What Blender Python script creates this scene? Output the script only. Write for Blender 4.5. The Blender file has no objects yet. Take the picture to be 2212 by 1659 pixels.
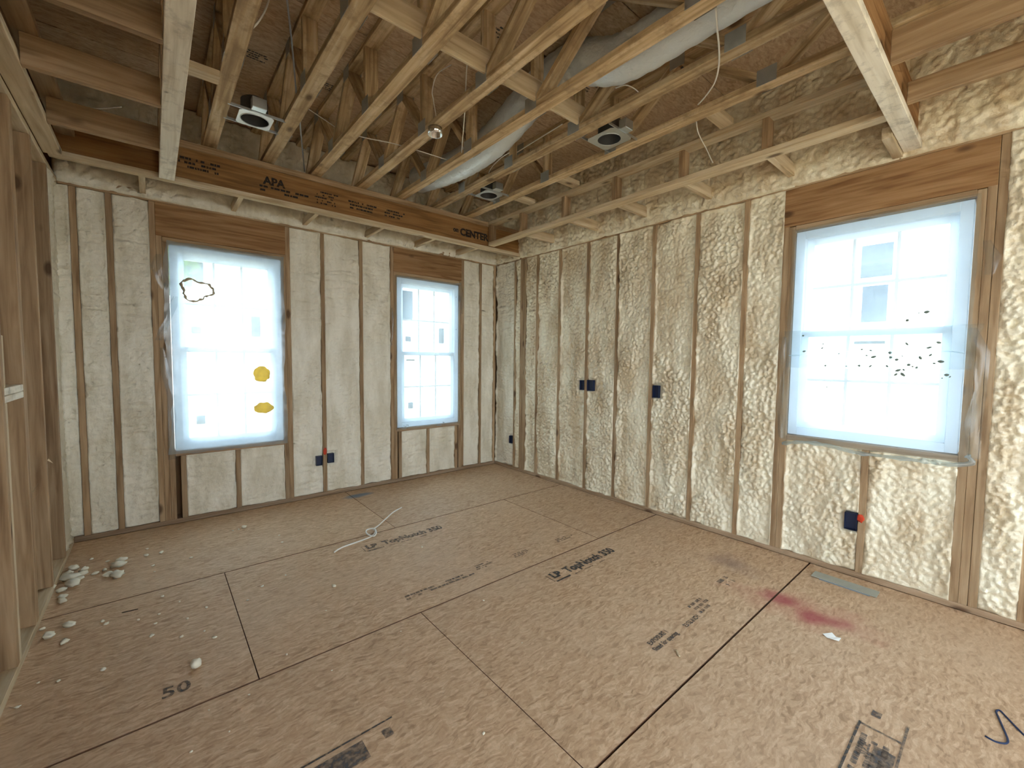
import bpy, bmesh, math, random
import numpy as np
from mathutils import Matrix, Vector
random.seed(7)
sc = bpy.context.scene
COL = sc.collection

# ------------------------------------------------------------------ camera
IW, IH = 2212, 1659
FPX = 917.643
YAW, PITCH, ROLL = 0.7009215, -0.0573332, 0.0107179
CAM = np.array([-3.55818, -4.57074, 1.43258])
cy, sy, cp, sp = math.cos(YAW), math.sin(YAW), math.cos(PITCH), math.sin(PITCH)
fw = np.array([sy*cp, cy*cp, sp]); r0 = np.array([cy, -sy, 0]); u0 = np.cross(r0, fw)
cr, sr = math.cos(ROLL), math.sin(ROLL)
rt, up = cr*r0 + sr*u0, -sr*r0 + cr*u0
cam = bpy.data.cameras.new('camera'); cam.sensor_fit = 'HORIZONTAL'; cam.sensor_width = 36
cam.lens = FPX/IW*36; cam.clip_start = 0.02; cam.clip_end = 200
camo = bpy.data.objects.new('camera', cam); COL.objects.link(camo)
camo.matrix_world = Matrix(((rt[0], up[0], -fw[0], CAM[0]), (rt[1], up[1], -fw[1], CAM[1]), (rt[2], up[2], -fw[2], CAM[2]), (0, 0, 0, 1)))
sc.camera = camo
def ray(px, py):
    return (px-IW/2)/FPX*rt - (py-IH/2)/FPX*up + fw
def onp(px, py, ax, v):            # pixel -> point on the plane  axis=value
    d = ray(px, py); return CAM + (v-CAM[ax])/d[ax]*d

# ------------------------------------------------------------------ light
world = bpy.data.worlds.new('overcast_sky'); sc.world = world; world.use_nodes = True
bg = world.node_tree.nodes['Background']
bg.inputs[0].default_value = (0.79, 0.91, 1.0, 1); bg.inputs[1].default_value = 2.6
world.cycles.sampling_method = 'AUTOMATIC'
sc.view_settings.view_transform = 'Standard'; sc.view_settings.look = 'None'
sc.view_settings.gamma = 1.0; sc.view_settings.use_curve_mapping = False
sc.view_settings.exposure = 2.06
sc.cycles.use_denoising = True
sc.cycles.max_bounces = 7; sc.cycles.diffuse_bounces = 5; sc.cycles.glossy_bounces = 2
sc.cycles.use_adaptive_sampling = True; sc.cycles.adaptive_threshold = .075; sc.cycles.adaptive_min_samples = 12
sc.cycles.transmission_bounces = 4; sc.cycles.transparent_max_bounces = 8
sc.cycles.caustics_reflective = False; sc.cycles.caustics_refractive = False
sc.cycles.sample_clamp_indirect = 6.0

def portal(name, c, sx, sy_, rot):
    l = bpy.data.lights.new(name, 'AREA'); l.shape = 'RECTANGLE'; l.size = sx; l.size_y = sy_
    l.cycles.is_portal = True
    o = bpy.data.objects.new(name, l); COL.objects.link(o); o.location = c; o.rotation_euler = rot
RX = 0.0                                  # right wall plane x = 0, back wall plane y = 0
LX = -4.06; YR = -7.2                     # left wall plane, rear wall plane
HP = math.pi/2
portal('window_1_portal', (-3.02, .16, 1.49), .84, 1.74, (-HP, 0, 0))
portal('window_2_portal', (-1.007, .16, 1.49), .84, 1.74, (-HP, 0, 0))
portal('window_3_portal', (.16, -3.94, 1.64), 1.46, .88, (0, HP, 0))
portal('opening_left_offscreen', (LX-.16, -5.5, 1.3), 2.4, 2.0, (0, -HP, 0))
portal('window_rear_offscreen', (-1.75, YR-.16, 1.6), 2.9, 1.6, (HP, 0, 0))
sun = bpy.data.lights.new('sun_offscreen', 'SUN'); sun.energy = 9; sun.color = (1, .97, .92); sun.angle = math.radians(1.0)
suno = bpy.data.objects.new('sun_offscreen', sun); COL.objects.link(suno); suno.location = (-8, -4, 9)
suno.rotation_euler = Vector((.63, -.02, -.78)).to_track_quat('-Z', 'Y').to_euler()

# ------------------------------------------------------------------ materials
def new_mat(name):
    m = bpy.data.materials.new(name); m.use_nodes = True
    nt = m.node_tree; p = nt.nodes['Principled BSDF']
    return m, nt, p
def N(nt, t, **kw):
    n = nt.nodes.new(t)
    for k, v in kw.items(): setattr(n, k, v)
    return n
def L(nt, a, b): nt.links.new(a, b)
def ramp(nt, fac, stops):
    r = N(nt, 'ShaderNodeValToRGB'); e = r.color_ramp.elements
    while len(e) < len(stops): e.new(0.5)
    for i, (p, c) in enumerate(stops):
        e[i].position = p; e[i].color = (*c, 1)
    L(nt, fac, r.inputs[0]); return r.outputs[0]
def mixc(nt, fac, a, b, mode='MIX'):
    m = N(nt, 'ShaderNodeMix', data_type='RGBA', blend_type=mode)
    for s, v in ((m.inputs[0], fac), (m.inputs[6], a), (m.inputs[7], b)):
        if hasattr(v, 'is_linked'): L(nt, v, s)
        elif isinstance(v, (int, float)): s.default_value = v
        else: s.default_value = (*v, 1)
    return m.outputs[2]
def math_(nt, op, a, b=0.0, clamp=False):
    m = N(nt, 'ShaderNodeMath', operation=op); m.use_clamp = clamp
    for s, v in ((m.inputs[0], a), (m.inputs[1], b)):
        if hasattr(v, 'is_linked'): L(nt, v, s)
        else: s.default_value = v
    return m.outputs[0]
def bump(nt, p, h, strength, dist=0.01):
    b = N(nt, 'ShaderNodeBump'); b.inputs['Strength'].default_value = strength; b.inputs['Distance'].default_value = dist
    L(nt, h, b.inputs['Height']); L(nt, b.outputs[0], p.inputs['Normal'])

def wood(name, axis, lo, mid, hi, knots=True, rough=.75, blotch=None, var=.28):
    m, nt, p = new_mat(name)
    tc = N(nt, 'ShaderNodeTexCoord'); oi = N(nt, 'ShaderNodeObjectInfo')
    off = N(nt, 'ShaderNodeVectorMath', operation='MULTIPLY_ADD')
    cmb = N(nt, 'ShaderNodeCombineXYZ')
    for i in range(3): L(nt, oi.outputs['Random'], cmb.inputs[i])
    L(nt, cmb.outputs[0], off.inputs[0]); off.inputs[1].default_value = (37, 53, 71); L(nt, tc.outputs['Object'], off.inputs[2])
    mp = N(nt, 'ShaderNodeMapping'); s = [14, 14, 14]; s[axis] = .9
    mp.inputs['Scale'].default_value = s; L(nt, off.outputs[0], mp.inputs[0])
    n1 = N(nt, 'ShaderNodeTexNoise'); n1.inputs['Scale'].default_value = 2.2; n1.inputs['Detail'].default_value = 5; n1.inputs['Distortion'].default_value = .6
    L(nt, mp.outputs[0], n1.inputs[0])
    c = ramp(nt, n1.outputs[0], [(.3, lo), (.5, mid), (.72, hi)])
    n2 = N(nt, 'ShaderNodeTexNoise'); n2.inputs['Scale'].default_value = 7; n2.inputs['Detail'].default_value = 6
    mp2 = N(nt, 'ShaderNodeMapping'); s2 = [9, 9, 9]; s2[axis] = .5; mp2.inputs['Scale'].default_value = s2
    L(nt, off.outputs[0], mp2.inputs[0]); L(nt, mp2.outputs[0], n2.inputs[0])
    c = mixc(nt, math_(nt, 'MULTIPLY', math_(nt, 'SUBTRACT', n2.outputs[0], .52), 2.2, True), c, lo)
    if knots:
        mpk = N(nt, 'ShaderNodeMapping'); sk = [5.5, 5.5, 5.5]; sk[axis] = 2.6; mpk.inputs['Scale'].default_value = sk
        L(nt, off.outputs[0], mpk.inputs[0])
        v = N(nt, 'ShaderNodeTexVoronoi'); v.inputs['Scale'].default_value = .9; L(nt, mpk.outputs[0], v.inputs[0])
        k = math_(nt, 'MULTIPLY', math_(nt, 'SUBTRACT', .14, v.outputs['Distance']), 14, True)
        c = mixc(nt, math_(nt, 'MULTIPLY', k, .8), c, (.06, .025, .01))
    if blotch:
        n3 = N(nt, 'ShaderNodeTexNoise'); n3.inputs['Scale'].default_value = 9; n3.inputs['Detail'].default_value = 6; n3.inputs['Roughness'].default_value = .7
        L(nt, off.outputs[0], n3.inputs[0])
        c = mixc(nt, math_(nt, 'MULTIPLY', math_(nt, 'SUBTRACT', n3.outputs[0], .5), 4.0, True), c, blotch)
    # piece to piece variation
    g = math_(nt, 'ADD', math_(nt, 'MULTIPLY', oi.outputs['Random'], var), 1-var*.5)
    hs = N(nt, 'ShaderNodeHueSaturation'); L(nt, g, hs.inputs['Value']); L(nt, c, hs.inputs['Color'])
    L(nt, hs.outputs[0], p.inputs['Base Color']); p.inputs['Roughness'].default_value = rough
    p.inputs['Specular IOR Level'].default_value = .25
    bump(nt, p, n2.outputs[0], .25, .004)
    return m
PINE = ((.215, .13, .066), (.355, .235, .13), (.46, .33, .20))
LITE = ((.42, .31, .185), (.58, .46, .30), (.68, .57, .41))
WHIT = ((.60, .53, .41), (.78, .72, .60), (.84, .79, .68))
DARK = ((.15, .07, .022), (.26, .13, .045), (.33, .18, .07))
pine = [wood('stud_pine_'+'xyz'[a], a, *PINE) for a in range(3)]
lite = [wood('clean_pine_'+'xyz'[a], a, *LITE, var=.16) for a in range(3)]
whit = [wood('weathered_board_'+'xyz'[a], a, *WHIT, knots=False, blotch=(.34, .30, .24), var=.06) for a in range(3)]
dark = [wood('header_pine_'+'xyz'[a], a, (.18, .085, .032), (.32, .175, .075), (.41, .24, .115)) for a in range(3)]
trus = [wood('truss_pine_'+'xyz'[a], a, (.27, .175, .09), (.52, .375, .21), (.68, .54, .36), blotch=(.27, .18, .095)) for a in range(3)]
lvl = wood('joist_web', 0, *DARK, knots=False, var=.05)
dusty = [wood('dusty_plate_'+'xyz'[a], a, (.22, .14, .08), (.33, .225, .14), (.42, .31, .21)) for a in range(3)]

def osb_mat(name, floor=True):
    m, nt, p = new_mat(name)
    geo = N(nt, 'ShaderNodeNewGeometry'); oi = N(nt, 'ShaderNodeObjectInfo')
    base = None
    nd = N(nt, 'ShaderNodeTexNoise'); nd.inputs['Scale'].default_value = 9; nd.inputs['Detail'].default_value = 2; L(nt, geo.outputs['Position'], nd.inputs[0])
    dv = N(nt, 'ShaderNodeVectorMath', operation='MULTIPLY_ADD'); L(nt, nd.outputs['Color'], dv.inputs[0]); dv.inputs[1].default_value = (.07, .07, .0); L(nt, geo.outputs['Position'], dv.inputs[2])
    cols = []
    for rot, sc_ in ((.35, (24, 84, 1)), (-.5, (28, 98, 1)), (1.2, (36, 120, 1))):
        mp = N(nt, 'ShaderNodeMapping'); mp.inputs['Rotation'].default_value = (0, 0, rot); mp.inputs['Scale'].default_value = sc_
        L(nt, dv.outputs[0], mp.inputs[0])
        v = N(nt, 'ShaderNodeTexVoronoi', voronoi_dimensions='2D'); v.inputs['Scale'].default_value = 1.0; L(nt, mp.outputs[0], v.inputs[0])
        sep = N(nt, 'ShaderNodeSeparateColor'); L(nt, v.outputs['Color'], sep.inputs[0]); cols.append(sep.outputs[0])
    f = math_(nt, 'MULTIPLY', math_(nt, 'ADD', math_(nt, 'ADD', cols[0], cols[1]), cols[2]), .3333)
    if floor:
        st = [(.12, (.36, .23, .133)), (.38, (.50, .335, .205)), (.6, (.565, .388, .245)), (.86, (.66, .48, .32))]
    else:
        st = [(.15, (.36, .235, .135)), (.45, (.48, .335, .205)), (.85, (.60, .44, .285))]
    c = ramp(nt, f, st)
    n = N(nt, 'ShaderNodeTexNoise'); n.inputs['Scale'].default_value = 70; n.inputs['Detail'].default_value = 5; L(nt, geo.outputs['Position'], n.inputs[0])
    c = mixc(nt, math_(nt, 'MULTIPLY', math_(nt, 'SUBTRACT', n.outputs[0], .45), 1.1, True), c, (.31, .20, .115))
    n2 = N(nt, 'ShaderNodeTexNoise'); n2.inputs['Scale'].default_value = 1.3; n2.inputs['Detail'].default_value = 4; L(nt, geo.outputs['Position'], n2.inputs[0])
    c = mixc(nt, math_(nt, 'MULTIPLY', math_(nt, 'SUBTRACT', n2.outputs[0], .48), 2.0, True), c, (.57, .42, .29))
    if floor:
        # pale strands and tiny flecks
        n4 = N(nt, 'ShaderNodeTexNoise'); n4.inputs['Scale'].default_value = 34; n4.inputs['Detail'].default_value = 7; n4.inputs['Roughness'].default_value = .7; n4.inputs['Distortion'].default_value = 1.2
        L(nt, geo.outputs['Position'], n4.inputs[0])
        c = mixc(nt, math_(nt, 'MULTIPLY', math_(nt, 'SUBTRACT', n4.outputs[0], .60), 5.0, True), c, (.68, .54, .38))
        c = mixc(nt, math_(nt, 'MULTIPLY', math_(nt, 'SUBTRACT', .36, n4.outputs[0]), 6.0, True), c, (.22, .135, .075))
        sx = N(nt, 'ShaderNodeSeparateXYZ'); L(nt, geo.outputs['Position'], sx.inputs[0])
        ns = N(nt, 'ShaderNodeTexNoise'); ns.inputs['Scale'].default_value = 6; ns.inputs['Detail'].default_value = 6; L(nt, geo.outputs['Position'], ns.inputs[0])
        def blob(cx, cy_, rx, ry, ang, gain):
            ca, sa = math.cos(ang), math.sin(ang)
            dx = math_(nt, 'SUBTRACT', sx.outputs[0], cx); dy = math_(nt, 'SUBTRACT', sx.outputs[1], cy_)
            a = math_(nt, 'DIVIDE', math_(nt, 'ADD', math_(nt, 'MULTIPLY', dx, ca), math_(nt, 'MULTIPLY', dy, sa)), rx)
            b = math_(nt, 'DIVIDE', math_(nt, 'SUBTRACT', math_(nt, 'MULTIPLY', dy, ca), math_(nt, 'MULTIPLY', dx, sa)), ry)
            d = math_(nt, 'SQRT', math_(nt, 'ADD', math_(nt, 'MULTIPLY', a, a), math_(nt, 'MULTIPLY', b, b)))
            d = math_(nt, 'ADD', d, math_(nt, 'MULTIPLY', math_(nt, 'SUBTRACT', ns.outputs[0], .5), 1.5))
            return math_(nt, 'MULTIPLY', math_(nt, 'SUBTRACT', 1.0, d), gain, True)
        # red and blue marking paint, one purplish stain
        for (bx, by, rx, ry, an, g, colr, k) in ((-.72, -3.84, .44, .22, 1.8, .9, (.45, .14, .11), .5), (-.69, -3.72, .13, .105, 1.8, 1.6, (.33, .035, .06), .72), (-.735, -3.93, .16, .10, 1.8, 1.6, (.33, .035, .06), .72),
                (-1.96, -.205, .17, .075, 0, 1.5, (.13, .21, .30), .85), (-.45, -3.35, .25, .16, 1.4, 1.0, (.16, .10, .10), .5)):
            c = mixc(nt, math_(nt, 'MULTIPLY', blob(bx, by, rx, ry, an, g), k), c, colr)
    g = math_(nt, 'ADD', math_(nt, 'MULTIPLY', oi.outputs['Random'], .1), .95)
    hs = N(nt, 'ShaderNodeHueSaturation'); L(nt, g, hs.inputs['Value']); L(nt, c, hs.inputs['Color'])
    L(nt, hs.outputs[0], p.inputs['Base Color']); p.inputs['Roughness'].default_value = .62
    p.inputs['Specular IOR Level'].default_value = .3
    bump(nt, p, f, .15, .004)
    return m
M_OSB = osb_mat('floor_strand_board'); M_DECK = osb_mat('deck_strand_board', False)

def foam_mat(name, c1, c2, rough, spec, bs=90, bk=.35):
    m, nt, p = new_mat(name)
    geo = N(nt, 'ShaderNodeNewGeometry')
    mp = N(nt, 'ShaderNodeMapping'); mp.inputs['Scale'].default_value = (1.5, 1.5, .45); L(nt, geo.outputs['Position'], mp.inputs[0])
    n = N(nt, 'ShaderNodeTexNoise'); n.inputs['Scale'].default_value = 4; n.inputs['Detail'].default_value = 7; n.inputs['Roughness'].default_value = .65; L(nt, mp.outputs[0], n.inputs[0])
    c = ramp(nt, n.outputs[0], [(.38, c1), (.60, c2)])
    L(nt, c, p.inputs['Base Color']); p.inputs['Roughness'].default_value = rough; p.inputs['Specular IOR Level'].default_value = spec
    n2 = N(nt, 'ShaderNodeTexNoise'); n2.inputs['Scale'].default_value = bs; n2.inputs['Detail'].default_value = 4; L(nt, geo.outputs['Position'], n2.inputs[0])
    bump(nt, p, n2.outputs[0], bk, .010)
    return m
M_FOAMB = foam_mat('glossy_cream_foam', (.60, .48, .31), (.83, .76, .58), .3, .6)
M_FOAMA = foam_mat('matte_cream_foam', (.66, .60, .46), (.82, .77, .64), .5, .45, 38, .75)

def plain(name, col, rough=.6, metal=0.0, spec=.4, noise=0.0):
    m, nt, p = new_mat(name)
    p.inputs['Roughness'].default_value = rough; p.inputs['Metallic'].default_value = metal; p.inputs['Specular IOR Level'].default_value = spec
    geo = N(nt, 'ShaderNodeNewGeometry'); n = N(nt, 'ShaderNodeTexNoise'); n.inputs['Scale'].default_value = 24; n.inputs['Detail'].default_value = 4
    L(nt, geo.outputs['Position'], n.inputs[0])
    c = mixc(nt, math_(nt, 'MULTIPLY', n.outputs[0], noise), col, tuple(v*.45 for v in col))
    L(nt, c, p.inputs['Base Color'])
    return m
M_VINYL = plain('white_vinyl', (.80, .84, .88), .4, 0, .4, .05)
def vinyl():
    nt = M_VINYL.node_tree; p = nt.nodes['Principled BSDF']; t = N(nt, 'ShaderNodeBsdfTranslucent'); t.inputs[0].default_value = (.82, .92, 1, 1)
    mx = N(nt, 'ShaderNodeMixShader'); mx.inputs[0].default_value = .42
    L(nt, p.outputs[0], mx.inputs[1]); L(nt, t.outputs[0], mx.inputs[2]); L(nt, mx.outputs[0], nt.nodes['Material Output'].inputs[0])
M_SASH = plain('white_vinyl_sash', (.80, .84, .88), .4, 0, .4, .05)
vinyl()
M_METAL = plain('galvanised_steel', (.66, .70, .70), .38, .9, .5, .35)
M_PLATE = plain('truss_plate_steel', (.46, .46, .43), .5, .5, .5, .5)
M_CAN = plain('dark_can_interior', (.10, .10, .10), .5, .5, .4, .4)
M_WHITEP = plain('bright_plate', (.86, .90, .90), .35, .3, .5, .08)
M_CABLE = plain('white_cable_sheath', (.78, .76, .70), .5, 0, .4, .1)
M_GCABLE = plain('grey_cable_sheath', (.30, .32, .36), .5, 0, .4, .1)
M_BOX = plain('navy_plastic', (.012, .02, .055), .45, 0, .4, .3)
M_SCRAP = plain('loose_foam', (.78, .74, .60), .75, 0, .3, .25)
M_PAPER = plain('white_paper', (.85, .87, .86), .7, 0, .3, .05)
M_GREY = plain('dusty_grey_metal', (.40, .42, .37), .6, .2, .4, .3)
def yel():
    m, nt, p = new_mat('yellow_foam_blot'); out = nt.nodes['Material Output']
    p.inputs['Base Color'].default_value = (.70, .55, .18, 1); p.inputs['Roughness'].default_value = .6
    t = N(nt, 'ShaderNodeBsdfTranslucent'); t.inputs[0].default_value = (.85, .66, .22, 1); geo = N(nt, 'ShaderNodeNewGeometry')
    n = N(nt, 'ShaderNodeTexNoise'); n.inputs['Scale'].default_value = 45; n.inputs['Detail'].default_value = 4; L(nt, geo.outputs['Position'], n.inputs[0])
    mx = N(nt, 'ShaderNodeMixShader'); L(nt, n.outputs[0], mx.inputs[0]); L(nt, p.outputs[0], mx.inputs[1]); L(nt, t.outputs[0], mx.inputs[2]); L(nt, mx.outputs[0], out.inputs[0])
    return m
M_YFOAM = yel()
M_RED = plain('red_marking_paint', (.55, .05, .015), .6, 0, .3, .2)
M_STICK = plain('window_sticker', (.36, .40, .46), .6, 0, .3, .2)
M_SIDING = plain('white_siding', (.72, .75, .76), .6, 0, .3, .06)
M_HOUSEWIN = plain('dark_house_window', (.02, .03, .045), .5, 0, .15, .1)
M_ROOF = plain('grey_shingle', (.12, .12, .13), .8, 0, .3, .4)
M_GROUND = plain('bare_earth', (.30, .27, .20), .9, 0, .2, .5)
M_LEAF = plain('green_leaf', (.16, .30, .06), .6, 0, .3, .4)
M_BARK = plain('bark', (.14, .10, .07), .9, 0, .2, .5)
M_SHEATH = plain('sheathing_board', (.30, .19, .10), .8, 0, .2, .3)
M_NAVY = plain('navy_crayon', (.02, .035, .09), .6, 0, .3, .1)

def ink_mat(name, col, dens):
    m, nt, p = new_mat(name); out = nt.nodes['Material Output']
    p.inputs['Base Color'].default_value = (*col, 1); p.inputs['Roughness'].default_value = .8
    geo = N(nt, 'ShaderNodeNewGeometry'); n = N(nt, 'ShaderNodeTexNoise'); n.inputs['Scale'].default_value = 55; n.inputs['Detail'].default_value = 5
    L(nt, geo.outputs['Position'], n.inputs[0])
    f = math_(nt, 'MULTIPLY', math_(nt, 'ADD', math_(nt, 'SUBTRACT', n.outputs[0], .5), .32), 2.6*dens, True)
    t = N(nt, 'ShaderNodeBsdfTransparent'); mx = N(nt, 'ShaderNodeMixShader')
    L(nt, f, mx.inputs[0]); L(nt, t.outputs[0], mx.inputs[1]); L(nt, p.outputs[0], mx.inputs[2]); L(nt, mx.outputs[0], out.inputs[0])
    return m
M_INK = ink_mat('black_stamp_ink', (.05, .05, .05), 1.0)
M_INKF = ink_mat('faded_stamp_ink', (.09, .085, .085), .7)
M_INKD = ink_mat('dark_joist_ink', (.012, .008, .006), 1.2)

def glass_mat():
    m, nt, p = new_mat('window_glass'); out = nt.nodes['Material Output']; nt.nodes.remove(p)
    t = N(nt, 'ShaderNodeBsdfTransparent'); t.inputs[0].default_value = (.93, .97, .98, 1)
    g = N(nt, 'ShaderNodeBsdfGlossy'); g.inputs['Roughness'].default_value = .02
    mx = N(nt, 'ShaderNodeMixShader'); mx.inputs[0].default_value = .06
    L(nt, t.outputs[0], mx.inputs[1]); L(nt, g.outputs[0], mx.inputs[2]); L(nt, mx.outputs[0], out.inputs[0]); return m
M_GLASS = glass_mat()
def film_mat(name, haze, tint):
    m, nt, p = new_mat(name); out = nt.nodes['Material Output']; nt.nodes.remove(p)
    t = N(nt, 'ShaderNodeBsdfTransparent'); t.inputs[0].default_value = (.95, .985, 1, 1)
    tl = N(nt, 'ShaderNodeBsdfTranslucent'); tl.inputs[0].default_value = (*tint, 1)
    d = N(nt, 'ShaderNodeBsdfDiffuse'); d.inputs[0].default_value = (*tint, 1)
    g = N(nt, 'ShaderNodeBsdfGlossy'); g.inputs['Roughness'].default_value = .25
    geo = N(nt, 'ShaderNodeNewGeometry'); n = N(nt, 'ShaderNodeTexNoise'); n.inputs['Scale'].default_value = 4; n.inputs['Detail'].default_value = 5; L(nt, geo.outputs['Position'], n.inputs[0])
    td = N(nt, 'ShaderNodeMixShader'); td.inputs[0].default_value = .07; L(nt, tl.outputs[0], td.inputs[1]); L(nt, d.outputs[0], td.inputs[2])
    a = N(nt, 'ShaderNodeMixShader'); L(nt, math_(nt, 'ADD', math_(nt, 'MULTIPLY', math_(nt, 'SUBTRACT', n.outputs[0], .5), .25), haze, True), a.inputs[0])
    L(nt, t.outputs[0], a.inputs[1]); L(nt, td.outputs[0], a.inputs[2])
    b = N(nt, 'ShaderNodeMixShader'); b.inputs[0].default_value = .05; L(nt, a.outputs[0], b.inputs[1]); L(nt, g.outputs[0], b.inputs[2])
    L(nt, b.outputs[0], out.inputs[0]); return m
M_FILM = film_mat('hazy_plastic_film', .36, (.82, .93, .98))
M_FILMB = film_mat('thin_plastic_film', .17, (.82, .93, .98))
M_FILM2 = film_mat('clear_plastic_film', .24, (.82, .93, .98))
M_FLAP = film_mat('creased_clear_film', .20, (.9, .93, .95))
M_DUCT = None
def duct_mat():
    m, nt, p = new_mat('silver_duct_jacket')
    p.inputs['Base Color'].default_value = (.62, .66, .68, 1); p.inputs['Roughness'].default_value = .42; p.inputs['Metallic'].default_value = .25
    geo = N(nt, 'ShaderNodeNewGeometry'); w = N(nt, 'ShaderNodeTexNoise'); w.inputs['Scale'].default_value = 40; w.inputs['Detail'].default_value = 4; L(nt, geo.outputs['Position'], w.inputs[0])
    bump(nt, p, w.outputs[0], .5, .01); return m
M_DUCT = duct_mat()

# ------------------------------------------------------------------ object helpers
WL = {}
def link(name, me, mat, parent=None, loc=(0, 0, 0), rot=None):
    o = bpy.data.objects.new(name, me); COL.objects.link(o)
    if me is not None and mat is not None and len(me.materials) == 0: me.materials.append(mat)
    loc = Vector(loc); WL[o.name] = loc
    if parent is not None:
        o.parent = parent; o.location = loc - WL[parent.name]
    else: o.location = loc
    if rot is not None: o.rotation_euler = rot
    return o
def thing(name, label, cat, loc, group=None):
    o = link(name, None, None, None, loc); o.empty_display_size = .1
    return tag(o, label, cat, group)
def tag(o, label, cat, group=None):
    o['label'] = label; o['category'] = cat
    if group: o['group'] = group
    return o
def struct(o, label=None, cat=None):
    o['kind'] = 'structure'
    if label: o['label'] = label
    if cat: o['category'] = cat
    return o
CACHE = {}
def box_mesh(dx, dy, dz, mat, bev=.0022):
    k = (round(dx, 4), round(dy, 4), round(dz, 4), mat.name, bev)
    if k in CACHE: return CACHE[k]
    bm = bmesh.new(); bmesh.ops.create_cube(bm, size=1.0)
    for v in bm.verts: v.co = Vector((v.co.x*dx, v.co.y*dy, v.co.z*dz))
    if bev and min(dx, dy, dz) > bev*3:
        bmesh.ops.bevel(bm, geom=bm.edges[:], offset=bev, segments=1, affect='EDGES')
    me = bpy.data.meshes.new('board'); bm.to_mesh(me); bm.free(); me.materials.append(mat)
    CACHE[k] = me; return me
def box(name, x0, x1, y0, y1, z0, z1, mat, parent=None, bev=.0022):
    if isinstance(mat, list):
        d = (abs(x1-x0), abs(y1-y0), abs(z1-z0)); mat = mat[d.index(max(d))]
    me = box_mesh(abs(x1-x0), abs(y1-y0), abs(z1-z0), mat, bev)
    return link(name, me, mat, parent, ((x0+x1)/2, (y0+y1)/2, (z0+z1)/2))
def mesh_obj(name, verts, faces, mat, parent=None, loc=(0, 0, 0), smooth=True):
    me = bpy.data.meshes.new(name); me.from_pydata([tuple(v) for v in verts], [], [tuple(f) for f in faces])
    if smooth: me.polygons.foreach_set('use_smooth', [True]*len(me.polygons))
    me.update(); return link(name, me, mat, parent, loc)
def boxes_mesh(name, specs, mat, parent=None, loc=(0, 0, 0)):
    vs, fs = [], []
    for (x0, x1, y0, y1, z0, z1) in specs:
        b = len(vs)
        for x in (x0, x1):
            for y in (y0, y1):
                for z in (z0, z1): vs.append((x-loc[0], y-loc[1], z-loc[2]))
        fs += [tuple(b+i for i in f) for f in ((0, 1, 3, 2), (4, 6, 7, 5), (0, 4, 5, 1), (2, 3, 7, 6), (0, 2, 6, 4), (1, 5, 7, 3))]
    return mesh_obj(name, vs, fs, mat, parent, loc, False)
def tube(name, pts, r, mat, parent=None, n=8, sub=6):
    P = [Vector(p) for p in pts]
    if sub > 1 and len(P) > 2:
        Q = []
        for i in range(len(P)-1):
            a, b, c, d = P[max(i-1, 0)], P[i], P[i+1], P[min(i+2, len(P)-1)]
            for k in range(sub):
                t = k/sub
                Q.append(.5*((2*b)+(c-a)*t+(2*a-5*b+4*c-d)*t*t+(3*b-a-3*c+d)*t**3))
        P = Q+[P[-1]]
    o0 = P[0].copy(); vs, fs = [], []
    prev = None
    for i, p in enumerate(P):
        t = (P[min(i+1, len(P)-1)]-P[max(i-1, 0)]).normalized()
        s = t.cross(Vector((0, 0, 1))) if prev is None else prev - t*prev.dot(t)
        if s.length < 1e-4: s = Vector((1, 0, 0))
        s.normalize(); prev = s; w = t.cross(s)
        rr = r[i] if isinstance(r, (list, tuple)) else r
        for k in range(n):
            a = 2*math.pi*k/n; vs.append(p-o0+s*math.cos(a)*rr+w*math.sin(a)*rr)
    for i in range(len(P)-1):
        for k in range(n):
            fs.append((i*n+k, i*n+(k+1) % n, (i+1)*n+(k+1) % n, (i+1)*n+k))
    fs.append(tuple(range(n))[::-1]); fs.append(tuple((len(P)-1)*n+k for k in range(n)))
    return mesh_obj(name, vs, fs, mat, parent, o0)
def text_obj(name, s, size, mat, parent, org, xdir, ydir, extrude=.0, bold=0.0, spacing=1.0):
    cu = bpy.data.curves.new('lettering', 'FONT'); cu.body = s; cu.size = size; cu.offset = bold; cu.space_character = spacing; cu.resolution_u = 3
    t = bpy.data.objects.new('lettering', cu); COL.objects.link(t); bpy.context.view_layer.update()
    me = bpy.data.meshes.new_from_object(t.evaluated_get(bpy.context.evaluated_depsgraph_get()))
    bpy.data.objects.remove(t); bpy.data.curves.remove(cu)
    X, Y = Vector(xdir), Vector(ydir); Z = X.cross(Y)
    me.transform(Matrix((X, Y, Z)).transposed().to_4x4()); me.materials.clear(); me.materials.append(mat)
    return link(name, me, mat, parent, org)
def dash_block(name, lines, w, h, mat, parent, org, xdir, ydir, seed, fill=.75):
    """small illegible stamp printed as rows of short ink marks, joined as one print"""
    rg = random.Random(seed); X, Y = Vector(xdir), Vector(ydir); vs, fs = [], []
    for i in range(lines):
        y = -i*h/lines; x = rg.uniform(0, .1)*w; end = w*rg.uniform(.7, 1)
        while x < end:
            l = rg.uniform(.03, .10)*w
            if rg.random() < fill:
                b = len(vs); th = h/lines*.55
                for (a, c) in ((0, 0), (l, 0), (l, -th), (0, -th)): vs.append(X*(x+a)+Y*(y+c))
                fs.append((b, b+3, b+2, b+1))
            x += l+.012*w
    o = mesh_obj(name, vs, fs, mat, parent, org, False); o['kind'] = 'stuff'; return o

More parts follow.
